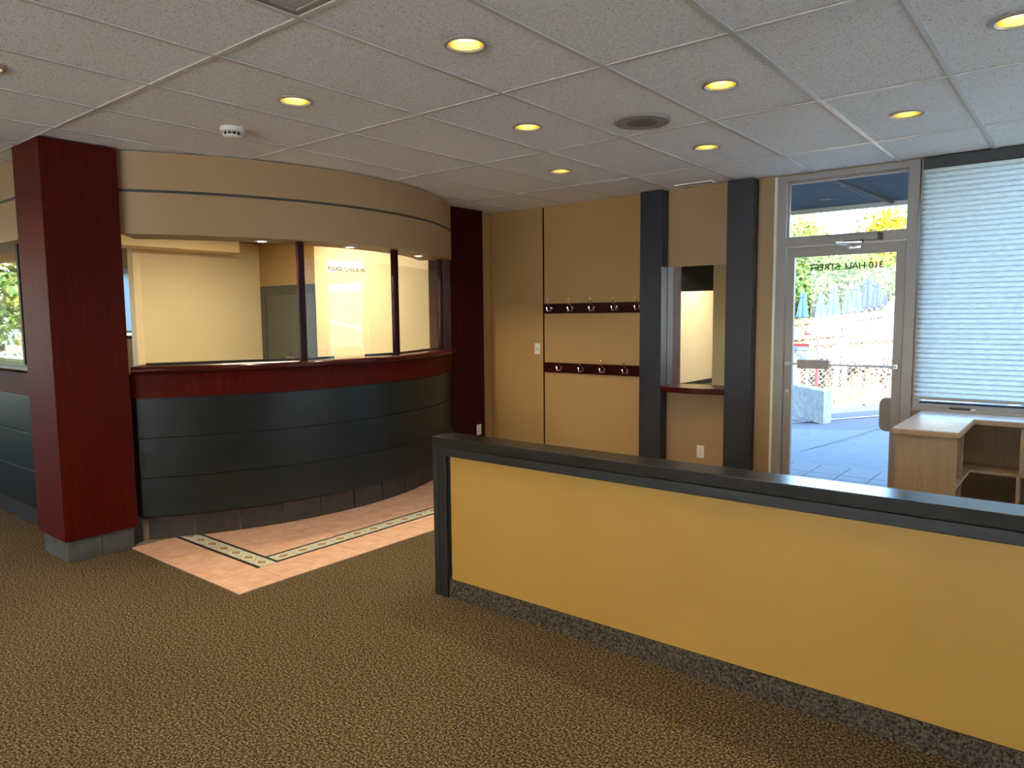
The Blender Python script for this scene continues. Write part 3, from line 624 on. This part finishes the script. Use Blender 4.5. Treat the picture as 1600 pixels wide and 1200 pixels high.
obj('paper', MB().box(-0.672, -0.635, WY - 0.042, WY - 0.01, 0.8622, 0.870), white_pl, t)

# ------------------------------------------------------------------ L-shaped desk under the window
dk = thing('corner_desk', (0, 5.6, 0), 'L-shaped maple desk with grey top and open cubbies under the window', 'desk')
DT = 0.84; dx0, dx1, dy0, dyi, dy1, dxr = -0.982, -0.606, 5.13, 5.85, 6.153, 2.4
top = [(dx0, dy0), (dx1, dy0), (dx1, dyi), (dxr, dyi), (dxr, dy1), (dx0, dy1)]
obj('desk_top', MB().prism([(dx0 + .004, dy0 + .004), (dx1 - .004, dy0 + .004), (dx1 - .004, dyi + .004), (dxr, dyi + .004), (dxr, dy1), (dx0 + .004, dy1)], DT - 0.006, DT), lam_grey, dk)
obj('top_edge', MB().prism(top, DT - 0.037, DT - 0.0062), maple, dk, bevel=0.002)
P_ = 0.019
ex0, ex1, ey0 = dx0 + 0.022, dx1 - 0.012, dy0 + 0.02
obj('end_panel', MB().box(ex0, ex1, ey0, ey0 + P_, 0, DT - 0.038), maple, dk, bevel=0.001)
obj('side_panel', MB().box(ex0, ex0 + P_, ey0 + P_ + 0.001, dy1 - 0.02, 0, DT - 0.038), maple, dk)
obj('back_panel', MB().box(ex0 + P_ + 0.001, dxr - 0.02, dy1 - 0.019, dy1 - 0.002, 0, DT - 0.038), maple, dk)
for zz in (0.46, 0.08):
    obj('shelf', MB().prism([(ex0 + P_ + .001, ey0 + P_ + .001), (ex1 - 0.004, ey0 + P_ + .001), (ex1 - 0.004, dyi + 0.03), (dxr - 0.04, dyi + 0.03), (dxr - 0.04, dy1 - 0.020), (ex0 + P_ + .001, dy1 - 0.020)], zz, zz + P_), maple, dk)
for xx in (-0.34, 0.06, 0.5, 0.95, 1.4, 1.85):
    obj('divider', MB().box(xx, xx + P_, dyi + 0.025, dy1 - 0.0205, 0.46 + P_ + 0.0005, DT - 0.038), maple, dk)
    obj('divider', MB().box(xx - 0.012, xx - 0.012 + P_, dyi + 0.025, dy1 - 0.0205, 0.08 + P_ + 0.0005, 0.459), maple, dk)
for za, zb in ((0.46 + P_ + .0005, DT - 0.038), (0.08 + P_ + .0005, 0.459)): obj('divider', MB().box(ex0 + P_ + .001, ex1 - 0.008, 5.50, 5.50 + P_, za, zb), maple, dk)
obj('toe_kick', MB().box(ex0 + 0.06, ex1 - 0.06, ey0 + P_ + .01, dyi, 0, 0.079).box(ex1 - 0.059, dxr - 0.06, dyi + 0.08, dyi + 0.10, 0, 0.079), black_trim, dk)
obj('end_panel', MB().box(dxr - 0.039, dxr - 0.02, dyi + 0.02, dy1 - 0.0205, 0, DT - 0.038), maple, dk)

# ------------------------------------------------------------------ closet in the office
d2 = thing('door_2', (-9.1, WY, 0), None, None, kind='structure')
cx0, cx1, ch = -9.86, -8.38, 2.07
obj('door_frame', MB().box(cx0, cx0 + 0.13, WY - 0.03, WY - 0.001, 0, ch).box(cx1 - 0.13, cx1, WY - 0.03, WY - 0.001, 0, ch).box(cx0 + 0.13, cx1 - 0.13, WY - 0.03, WY - 0.001, ch - 0.13, ch), closet_fr, d2, bevel=0.004)
mx = (cx0 + cx1) / 2
for a_, b_, kx in ((cx0 + 0.132, mx - 0.002, mx - 0.05), (mx + 0.002, cx1 - 0.132, mx + 0.05)):
    q = obj('door_leaf', MB().box(a_, b_, WY - 0.018, WY - 0.0015, 0.01, ch - 0.132), closet, d2, bevel=0.002)
    obj('handle', MB().tube([(kx - 0.04, WY - 0.045, 1.02), (kx + 0.04, WY - 0.045, 1.02)], 0.008, 8).tube([(kx, WY - 0.045, 1.02), (kx, WY - 0.018, 1.02)], 0.01, 8), steel, q, smooth=True)
t = thing('roller_blind', (XL + 0.03, 5.1, 1.3), 'pale blue-lit blind over the far office window', 'blind')
obj('blind_fabric', MB().box(XL + 0.01, XL + 0.013, 4.58, 5.62, 1.42, 2.33), blind_fab, t)
obj('bottom_bar', MB().box(XL + 0.006, XL + 0.018, 4.58, 5.62, 1.395, 1.42), sign_b, t)
obj('roller', MB().tube([(XL + 0.03, 4.58, 2.35), (XL + 0.03, 5.62, 2.35)], 0.025, 10), white_pl, t, smooth=True)

# ================================================================== CEILING THINGS
def make_downlight():
    t = thing('recessed_downlight', (0, 0, CEIL), None, 'downlight', 'recessed downlights in the ceiling grid')
    z = CEIL
    obj('trim_ring', MB().lathe((0, 0, z), [(0.094, 0.0045), (0.094, 0.0), (0.088, -0.005), (0.078, -0.005), (0.073, 0.004)], 32), trim_grey, t, smooth=True)
    obj('reflector', MB().lathe((0, 0, z), [(0.0735, 0.003), (0.072, 0.03), (0.062, 0.085), (0.0001, 0.10)], 32), gold, t, smooth=True)
    obj('lamp', MB().lathe((0, 0, z), [(0.030, 0.088), (0.052, 0.045), (0.050, 0.032), (0.030, 0.024), (0.0001, 0.021)], 24), lamp_on, t, smooth=True)
    ld = D.lights.new('downlight_lamp', 'SPOT'); ld.energy = DOWNLIGHT_W; ld.spot_size = radians(125); ld.spot_blend = 0.75; ld.color = WARM; ld.shadow_soft_size = 0.04
    lo = D.objects.new('downlight_lamp', ld); COL.objects.link(lo); lo.parent = t; lo.location = (0, 0, 0.012)
    return t
vl = ['recessed downlight cut by the left edge of the photo', 'recessed downlight cut by the top edge of the photo left of centre', 'brightest recessed downlight near the top centre with its bulb showing',
      'recessed downlight right of the smoke detector', 'recessed downlight up and right of the round ceiling speaker', 'recessed downlight left of the round ceiling speaker',
      'recessed downlight cut by the right edge of the photo', 'recessed downlight nearest the pleated shade', 'recessed downlight nearest the glass door, below the round speaker', 'smallest recessed downlight, above the coat racks']
proto = make_downlight()
for k, cc in enumerate(vis + hid):
    o = proto if k == 0 else copy_tree(proto)
    x, y = cell(*cc); o.location = (x, y, CEIL); o['label'] = vl[k] if k < len(vl) else 'added recessed downlight in the ceiling out of view'
def troffer(i, j, label, on=False):
    x, y = cell(i, j); t = thing('ceiling_troffer', (x, y, CEIL), label, 'ceiling light', None)
    a_, b_ = TW / 2 - 0.013, TL / 2 - 0.013; z = CEIL
    mb = MB(); f = 0.03
    mb.box(x - a_, x + a_, y - b_, y - b_ + f, z + 0.004, z + 0.016).box(x - a_, x + a_, y + b_ - f, y + b_, z + 0.004, z + 0.016).box(x - a_, x - a_ + f, y - b_ + f, y + b_ - f, z + 0.004, z + 0.016).box(x + a_ - f, x + a_, y - b_ + f, y + b_ - f, z + 0.004, z + 0.016)
    obj('frame', mb, grey_pl, t, bevel=0.002)
    obj('diffuser', MB().box(x - a_ + f, x + a_ - f, y - b_ + f, y + b_ - f, z + 0.010, z + 0.013), lamp_white if on else lam_grey, t)
    obj('housing', MB().box(x - a_, x + a_, y - b_, y + b_, z + 0.017, z + 0.1), grey_pl, t)
    if on:
        ld = D.lights.new('troffer_lamp', 'AREA'); ld.shape = 'RECTANGLE'; ld.size = 0.5; ld.size_y = 1.1; ld.energy = on; ld.color = (1, 0.88, 0.66)
        lo = D.objects.new('troffer_lamp', ld); COL.objects.link(lo); lo.parent = t; lo.location = (0, 0, -0.005)
troffer(-1, 0, 'grey unlit ceiling troffer cut by the top edge of the photo')
for k, cc in enumerate(OFFICE_TROFFER): troffer(*cc, ['lit ceiling troffer in the office above the counter screen', 'lit ceiling troffer in the office near the closet', 'lit ceiling troffer in the office near the garden window', 'lit ceiling troffer in the hall reflected in the mirror'][k], [16.0, 62.0, 8.0, 36.0][k])
x, y = -2.133, 3.893
t = thing('ceiling_speaker', (x, y, CEIL), 'large round beige ceiling speaker with perforated centre', 'speaker')
obj('speaker_rim', MB().lathe((x, y, CEIL), [(0.165, 0.0058), (0.166, -0.004), (0.158, -0.012), (0.090, -0.013), (0.090, -0.010)], 40), grey_pl, t, smooth=True)
obj('speaker_grille', MB().lathe((x, y, CEIL), [(0.0905, -0.0125), (0.06, -0.0115), (0.0001, -0.011)], 32), plain('speaker_mesh_grey', (0.17, 0.165, 0.135), 0.7), t, smooth=True)
for k in range(4):
    a = 0.5 + k * pi / 2; obj('screw', MB().lathe((x + 0.135 * cos(a), y + 0.135 * sin(a), CEIL - 0.0125), [(0.005, 0.002), (0.005, -0.0015), (0.0001, -0.002)], 8), dark_pl, t)
x, y = -4.10, 2.42
t = thing('smoke_detector', (x, y, CEIL), 'cream smoke detector with dark vents on the ceiling', 'smoke detector')
obj('base_ring', MB().lathe((x, y, CEIL), [(0.068, 0.0058), (0.068, -0.018), (0.060, -0.023), (0.0001, -0.023)], 28), white_pl, t, smooth=True)
obj('vent_core', MB().lathe((x, y, CEIL), [(0.050, -0.022), (0.046, -0.042), (0.0001, -0.042)], 28), dark_pl, t, smooth=True)
mb = MB()
for k in range(12):
    a = 2 * pi * k / 12; mb.bar((x + 0.0555 * cos(a), y + 0.0555 * sin(a), CEIL - 0.022), (x + 0.0505 * cos(a), y + 0.0505 * sin(a), CEIL - 0.043), 0.004, 0.004)
obj('vent_ribs', mb, white_pl, t)
obj('nose_cap', MB().lathe((x, y, CEIL), [(0.0001, -0.041), (0.051, -0.041), (0.050, -0.047), (0.040, -0.053), (0.0001, -0.056)], 28), white_pl, t, smooth=True)
x, y = -2.775, 6.02
t = thing('air_vent', (x, y, CEIL), 'slim slotted air vent in the ceiling between the pilasters', 'vent')
obj('frame', MB().box(x - 0.17, x + 0.17, y - 0.05, y - 0.035, CEIL - 0.004, CEIL + 0.0058).box(x - 0.17, x + 0.17, y + 0.035, y + 0.05, CEIL - 0.004, CEIL + 0.0058).box(x - 0.17, x - 0.155, y - 0.035, y + 0.035, CEIL - 0.004, CEIL + 0.0058).box(x + 0.155, x + 0.17, y - 0.035, y + 0.035, CEIL - 0.004, CEIL + 0.0058), white_pl, t)
for k in range(4): obj('slat', MB().box(x - 0.154, x + 0.154, y - 0.030 + k * 0.0175, y - 0.024 + k * 0.0175, CEIL - 0.003, CEIL + 0.0055), grey_pl, t)
obj('backing', MB().box(x - 0.155, x + 0.155, y - 0.0345, y + 0.0345, CEIL + 0.0045, CEIL + 0.0057), dark_pl, t)

# ================================================================== OUTDOORS
def sstep(a, b_, v_): u_ = max(0, min(1, (v_ - a) / (b_ - a))); return u_ * u_ * (3 - 2 * u_)
def gz(x, y): return -0.025 + 0.17 * max(-12, min(14, x + 2.9)) * sstep(9.0, 12.5, y) - 0.04 * sstep(8.5, 12.0, y)
def ground(name, xs, y0, y1, nx, ny, mat, dz=0.0, wob=0.0):
    mb = MB(); V = [(xs[0] + (xs[1] - xs[0]) * i / nx, y0 + (y1 - y0) * j / ny) for j in range(ny + 1) for i in range(nx + 1)]
    mb.add([(x, y, gz(x, y) + dz + (random.uniform(-wob, wob) if wob else 0)) for x, y in V], [(j * (nx + 1) + i, j * (nx + 1) + i + 1, (j + 1) * (nx + 1) + i + 1, (j + 1) * (nx + 1) + i) for j in range(ny) for i in range(nx)])
    return struct(name, mb, mat, smooth=True)
sw = ground('sidewalk', (-45, 30), WY + 0.10, 10.6, 60, 16, concrete)
ORI[sw.name] = Vector(sw.location)
obj('paver_bed', MB().box(-6, 4, WY + 0.16, 7.90, -0.0245, -0.020), joint_m, sw)
rows = [(6.42, 6.62), (6.62, 6.82), (6.82, 7.27), (7.27, 7.47), (7.47, 7.895)]
for r_, (ya, yb) in enumerate(rows):
    x = -3.6 + (0.0 if r_ % 2 else 0.0)
    while x < -0.3:
        obj('paver', MB().box(x + 0.005, x + 0.283, ya + 0.005, yb - 0.005, -0.0198, -0.012), paver_m, sw); x += 0.288
obj('control_joint', MB().bar((-2.60, 8.6, -0.026), (-2.16, 11.0, gz(-2.16, 11.0) + 0.001), 0.018, 0.004), joint_m, sw)
ground('street', (-45, 30), 10.6, 14.6, 60, 12, asphalt, -0.01)
tag(struct('road_line', MB().add([(x, y, gz(x, y) + 0.002) for x in [-14 + k for k in range(25)] for y in (12.1, 12.22)], [(2 * k, 2 * k + 2, 2 * k + 3, 2 * k + 1) for k in range(24)]), sign_w))
vg = ground('verge', (-60, 45), 14.6, 20.0, 60, 12, drygrass, 0.02, 0.03)
def hz(x, y): return gz(x, 20) * (1 - sstep(20, 26, y)) + 1.0 * sstep(19.5, 22, y) + 0.10 * max(0, y - 31)
mb = MB(); nx, ny = 40, 24; V = [(-60 + 105 * i / nx, 20 + 40 * j / ny) for j in range(ny + 1) for i in range(nx + 1)]
mb.add([(x, y, hz(x, y)) for x, y in V], [(j * (nx + 1) + i, j * (nx + 1) + i + 1, (j + 1) * (nx + 1) + i + 1, (j + 1) * (nx + 1) + i) for j in range(ny) for i in range(nx)])
struct('hillside', mb, hill_m, smooth=True)
struct('yard', MB().box(-60, XL - 0.2, -60, WY, -0.6, -0.05), drygrass)
# concrete block
bd = Vector((-0.73, 0.80, 0)).normalized(); bn = Vector((bd.y, -bd.x, 0)) * -1
p0 = Vector((-3.14, 11.47, -0.12)); p1 = p0 + bd * 2.2; q = Vector((0.05, 0.26, 0))
t = obj('concrete_barrier', MB().extrude([p0, p0 + q, p1 + q, p1], (0, 0, 0.53)), block_m, bevel=0.02)
tag(t, 'low rough concrete barrier beside the road outside the door', 'barrier')
# red hoop with round sign, information board
HY = 13.5
def pix(x, y, Y):                                        # point of the photograph's ray at depth Y, used to survey where things stand
    d_ = _R @ Vector(((x - 800) / FPX, 1, -(y - 600) / FPX)); k = Y / d_.y; return Vector((0, 0, 1.575)) + d_ * k
hp = thing('red_hoop', (-4.2, HY, 0), 'red tubular hoop with a round white sign outside the door', 'hoop')
hb, ht = pix(1275, 600, HY), pix(1279, 521.5, HY); hx1, hzt = ht.x, ht.z; hx0 = hx1 - 1.15
path = [(hb.x, HY, -0.4), (hx1, HY, hzt - 0.12), (hx1 - 0.03, HY, hzt - 0.035), (hx1 - 0.11, HY, hzt), (hx0 + 0.11, HY, hzt), (hx0 + 0.03, HY, hzt - 0.035), (hx0, HY, hzt - 0.12), (hx0, HY, -0.5)]
obj('hoop_tube', MB().tube(path, 0.026, 10), red_p, hp, smooth=True)
sc_ = pix(1249.5, 524, HY)
sg = obj('round_sign', MB().extrude([(x, HY - 0.04, z) for x, z in circ(sc_.x, sc_.z, 0.09, 24)], (0, 0.012, 0)), sign_b, hp)
obj('sign_face', MB().extrude([(x, HY - 0.045, z) for x, z in circ(sc_.x, sc_.z, 0.07, 24)], (0, 0.0045, 0)), sign_w, sg)
IY = 13.8; ia, ib_ = pix(1240, 536.5, IY), pix(1263.5, 567, IY)
ib = thing('information_board', (ia.x, IY, 0), 'grey information board with a red header behind the push bar', 'sign')
x0, x1, z1, z0 = ia.x, ib_.x, ia.z, ib_.z; hh = z1 - z0
obj('header', MB().box(x0, x1, IY, IY + 0.03, z1 - hh * 0.14, z1), red_p, ib); obj('title_strip', MB().box(x0, x1, IY, IY + 0.03, z1 - hh * 0.33, z1 - hh * 0.145), sign_b, ib)
obj('picture', MB().box(x0 + 0.04, x1 - 0.045, IY, IY + 0.03, z0, z1 - hh * 0.37), sign_d, ib); obj('board', MB().box(x0, x1, IY + 0.031, IY + 0.05, z0 - 0.02, z1), sign_w, ib)
pc = pix(1236, 553, IY), pix(1247, 553, IY)
obj('pedestal', MB().box(pc[0].x - 0.12, pc[1].x, IY + 0.055, IY + 0.17, -0.5, pc[0].z), sign_b, ib, bevel=0.01)
# chain-link fence
FY = 16.6
cf = thing('chain_link_fence', (-4.5, FY, 0), 'grey chain-link fence across the road', 'fence')
for xx, rr_ in ((-4.30, 0.055), (-4.14, 0.055), (-4.92, 0.03), (-6.9, 0.04), (-9.0, 0.04), (-1.5, 0.04)):
    obj('fence_post', MB().tube([(xx, FY, gz(xx, FY) - 0.1), (xx, FY, gz(xx, FY) + 1.75)], rr_, 8), galv, cf, smooth=True)
obj('top_rail', MB().tube([(-9.0, FY, gz(-9, FY) + 1.68), (-4.14, FY, gz(-4.14, FY) + 1.70), (-1.5, FY, gz(-1.5, FY) + 1.72)], 0.03, 8), galv, cf, smooth=True)
mb = MB(); x = -9.0
while x < -1.5:
    for s in (-1, 1):
        xa = x; xb = x + s * 1.6
        mb.bar((xa, FY, gz(xa, FY) + 0.05), (xb, FY, gz(xa, FY) + 1.65), 0.007, 0.007)
    x += 0.13
obj('wire_mesh', mb, galv, cf, kind='stuff')
# wooden deck edge
dkY = 20.0
wd = thing('plank_fence', (-6, dkY, 0), 'orange plank fence below the closed patio umbrellas', 'fence')
for k in range(4):
    zc = 0.72 + 0.20 * k
    xa, xb = -13.5, -2.0
    s = 0.10
    obj('plank', MB().extrude([(xa, dkY - 0.02 * k, zc + s * (xa + 6)), (xb, dkY - 0.02 * k, zc + s * (xb + 6)), (xb, dkY - 0.02 * k, zc + 0.14 + s * (xb + 6)), (xa, dkY - 0.02 * k, zc + 0.14 + s * (xa + 6))], (0, 0.03, 0)), plank_m, wd)
for xx in (-12, -10.5, -9, -7.5, -6, -4.5, -3): obj('plank_post', MB().box(xx - 0.06, xx + 0.06, dkY + 0.04, dkY + 0.14, -0.6, 1.45 + 0.1 * (xx + 6)), plank_m, wd)
struct('terrace', MB().box(-20, 8, dkY + 0.15, 31, 0.3, 1.0), plank_m)
# closed umbrellas
umb = [(1255, 456, 497, umb_mid, 'pale closed patio umbrella, leftmost of the row beyond the fence'), (1283, 459, 497, umb_mid, 'pale closed patio umbrella, second from the left'), (1303, 446, 496, umb_mid, 'tall pale closed patio umbrella, third from the left'),
       (1325, 453, 490, umb_mid, 'small light blue closed patio umbrella, fourth from the left'), (1338, 443, 489, umb_mid, 'light blue closed patio umbrella, fifth from the left'), (1356, 433, 482, umb_dark, 'tallest deep blue closed patio umbrella, sixth from the left'),
       (1371, 439, 481, umb_dark, 'deep blue closed patio umbrella, seventh from the left'), (1384, 459, 481, umb_dark, 'short blue closed patio umbrella at the right end of the row')]
for k, (ux, ut, ub, um, lab) in enumerate(umb):
    Y = 23.6 + 0.75 * (k % 3); tp = pix(ux, ut, Y); bt = pix(ux, ub, Y); h = tp.z - bt.z
    t = thing('patio_umbrella', (tp.x, Y, 1.0), lab, 'umbrella', 'closed patio umbrellas')
    mb = MB(); n_ = 16; V = []; F = []
    prof = [(0.02, 1.0), (0.09, 0.93), (0.115, 0.80), (0.085, 0.77), (0.13, 0.55), (0.17, 0.28), (0.20, 0.06), (0.15, 0.0)]
    for (r, u_) in prof:
        for j in range(n_):
            rr_ = r * (1.15 if j % 2 else 0.72) * h / 1.0; a = 2 * pi * j / n_; V.append((tp.x + rr_ * cos(a), Y + rr_ * sin(a), bt.z + u_ * h))
    for i in range(len(prof) - 1):
        for j in range(n_): F.append((i * n_ + j, i * n_ + (j + 1) % n_, (i + 1) * n_ + (j + 1) % n_, (i + 1) * n_ + j))
    mb.add(V, F); obj('folded_canopy', mb, um, t)
    obj('pole', MB().tube([(tp.x, Y, 1.0), (tp.x, Y, tp.z + 0.05)], 0.025, 8), galv, t, smooth=True)
    obj('base_plate', MB().lathe((tp.x, Y, 1.0), [(0.25, 0), (0.25, 0.06), (0.0001, 0.08)], 16), galv, t, smooth=True)
# white tent on the right
c0 = pix(1394, 428, 23.0)
t = thing('white_tent', (c0.x + 1.2, 23.0, 1.0), 'white peaked canopy tent at the right side of the door view', 'tent')
tx = c0.x + 1.25; tz = c0.z
obj('canopy', MB().add([(tx - 1.25, 22, tz - 1.0), (tx + 1.25, 22, tz - 1.0), (tx + 1.25, 24.5, tz - 1.0), (tx - 1.25, 24.5, tz - 1.0), (tx, 23.2, tz + 0.9), (tx - 1.25, 22, tz - 1.25), (tx + 1.25, 22, tz - 1.25), (tx + 1.25, 24.5, tz - 1.25), (tx - 1.25, 24.5, tz - 1.25)],
    [(0, 1, 4), (1, 2, 4), (2, 3, 4), (3, 0, 4), (0, 5, 6, 1), (1, 6, 7, 2), (2, 7, 8, 3), (3, 8, 5, 0)]), canvas_w, t)
for sx, yy in ((-1.2, 22.05), (1.2, 22.05), (-1.2, 24.45), (1.2, 24.45)): obj('leg', MB().box(tx + sx - 0.03, tx + sx + 0.03, yy - 0.03, yy + 0.03, 1.0, tz - 1.0), galv, t)
# awning above the door
aw = thing('awning', (-1.6, 7.2, 2.3), 'dark blue-grey awning above the door seen through the transom', 'awning')
A0, A1 = pix(1232, 336, 7.75), pix(1415, 317, 7.75)
az = (A0.z + A1.z) / 2
obj('awning_cover', MB().extrude([(-3.3, WY + 0.16, 3.05), (-3.3, 7.75, az + 0.03), (-3.3, 7.75, az + 0.05), (-3.3, WY + 0.16, 3.09)], (2.75, 0, 0)), awn, aw)
obj('awning_edge', MB().box(-3.3, -0.55, 7.74, 7.78, az - 0.01, az + 0.035), sign_w, aw)
obj('awning_strut', MB().bar((-2.05, WY + 0.17, 2.86), (-1.55, 7.72, az + 0.02), 0.03, 0.03), alu_dark, aw)

# trees
def leaf_cloud(mb, c, r, n_, s):
    for k in range(n_):
        d_ = Vector((random.gauss(0, 1), random.gauss(0, 1), random.gauss(0, 1))).normalized() * (random.random() ** 0.4)
        p = Vector((c[0] + d_.x * r[0], c[1] + d_.y * r[1], c[2] + d_.z * r[2]))
        u = Vector((random.gauss(0, 1), random.gauss(0, 1), random.gauss(0, 1))).normalized(); v_ = u.orthogonal().normalized(); ss = s * random.uniform(0.6, 1.3)
        mb.add([p - u * ss, p + v_ * ss * 0.6, p + u * ss, p - v_ * ss * 0.6], [(0, 1, 2, 3)])
def tree(name, base, h, rx, mat, label, n_, s, cat='tree', group='trees on the hillside', low=0.12, trunk_r=0.16):
    t = thing(name, base, label, cat, group); mb = MB(); B = Vector(base)
    obj('trunk', MB().tube([B - Vector((0, 0, 0.3)), B + Vector((0.1, 0, h * 0.35)), B + Vector((0, 0.1, h * 0.8))], trunk_r, 8, 0, [trunk_r, trunk_r * 0.75, trunk_r * 0.3]), bark, t, smooth=True)
    zc = h * (1 + low) / 2; rz_ = h * (1 - low) / 2
    for k in range(9):
        a = random.uniform(0, 2 * pi); q_ = random.uniform(0.2, 0.62); zz = random.uniform(-0.55, 0.65)
        leaf_cloud(mb, (B.x + rx * q_ * cos(a), B.y + rx * q_ * sin(a), B.z + zc + zz * rz_), (rx * 0.55, rx * 0.55, rz_ * 0.42), n_ // 9, s)
    f_ = obj('foliage', mb, mat, t, kind='stuff')
def atpix(x, Y, z): q_ = pix(x, 500, Y); return (q_.x, Y, z)
def ptree(name, px_, top, Y, rx, mat, label, n_, s):
    b0 = hz(pix(px_, 500, Y).x, Y); tree(name, atpix(px_, Y, b0), pix(px_, top, Y).z - b0, rx, mat, label, n_, s, low=-0.15)
ptree('autumn_tree', 1236, 326, 37.0, 2.0, leaf_mix, 'orange-green autumn tree at the left side of the door view', 4200, 0.13)
ptree('autumn_tree', 1278, 388, 33.0, 2.0, leaf_green, 'green tree behind the pale umbrellas', 4200, 0.12)
ptree('autumn_tree', 1326, 390, 36.5, 2.2, leaf_mix, 'mixed orange and green tree behind the light blue umbrellas', 4200, 0.12)
ptree('autumn_tree', 1368, 388, 33.0, 2.0, leaf_green, 'green tree behind the deep blue umbrellas', 4200, 0.12)
ptree('yellow_tree', 1398, 298, 40.5, 2.0, leaf_yel, 'bright yellow tree seen in the right of the transom', 4200, 0.14)
ptree('autumn_tree', 1352, 318, 45.0, 1.6, leaf_mix, 'thin rusty tree left of the yellow tree in the transom', 1300, 0.13)
ptree('autumn_tree', 1270, 336, 43.0, 1.5, leaf_mix, 'small autumn tree in the left of the transom', 1300, 0.13)
ptree('autumn_tree', 1445, 345, 36.0, 2.4, leaf_mix, 'autumn tree hidden behind the pleated shade', 2000, 0.14)
ptree('autumn_tree', 1190, 350, 33.0, 2.4, leaf_green, 'green tree beyond the left edge of the door view', 3000, 0.14)
tree('garden_tree', (-17.0, 4.6, -0.05), 5.5, 2.4, leaf_green, 'green tree outside the far office window, left of the mahogany column', 5000, 0.10, group='trees beyond the office')
tree('garden_tree', (-18.5, -1.2, -0.05), 5.0, 2.4, leaf_mix, 'autumn tree outside the far left window', 3000, 0.11, group='trees beyond the office')
# shrubs and grass behind the fence
for k, (ux, Y, h, rx) in enumerate([(1290, 17.6, 1.1, 0.42), (1322, 18.6, 1.25, 0.45), (1352, 17.6, 1.0, 0.42), (1382, 18.6, 1.2, 0.45), (1255, 18.5, 1.0, 0.42)]):
    q_ = pix(ux, 540, Y); tree('rusty_shrub', (q_.x, Y, gz(q_.x, 18)), h, rx, leaf_rust, ['rust coloured shrub right of the red hoop', 'rust coloured shrub in the middle of the fence', 'rust coloured shrub left of the double fence post', 'rust coloured shrub behind the double fence post', 'rust coloured shrub behind the information board'][k], 900, 0.06, 'shrub', 'shrubs behind the fence', 0.05, 0.03)
mb = MB()
for k in range(2600):
    x = random.uniform(-9, 0); y = random.uniform(14.9, 16.5); h = random.uniform(0.15, 0.5) * (1.4 if -4.2 < x < -3.4 else 0.9); z = gz(x, y); dx = random.uniform(-0.1, 0.1)
    mb.add([(x - 0.008, y, z), (x + 0.008, y, z), (x + dx, y + random.uniform(-0.05, 0.05), z + h)], [(0, 1, 2)])
t = obj('tall_grass', mb, drygrass); tag(t, 'tall dry straw grass along the far side of the road', 'grass', kind='stuff')
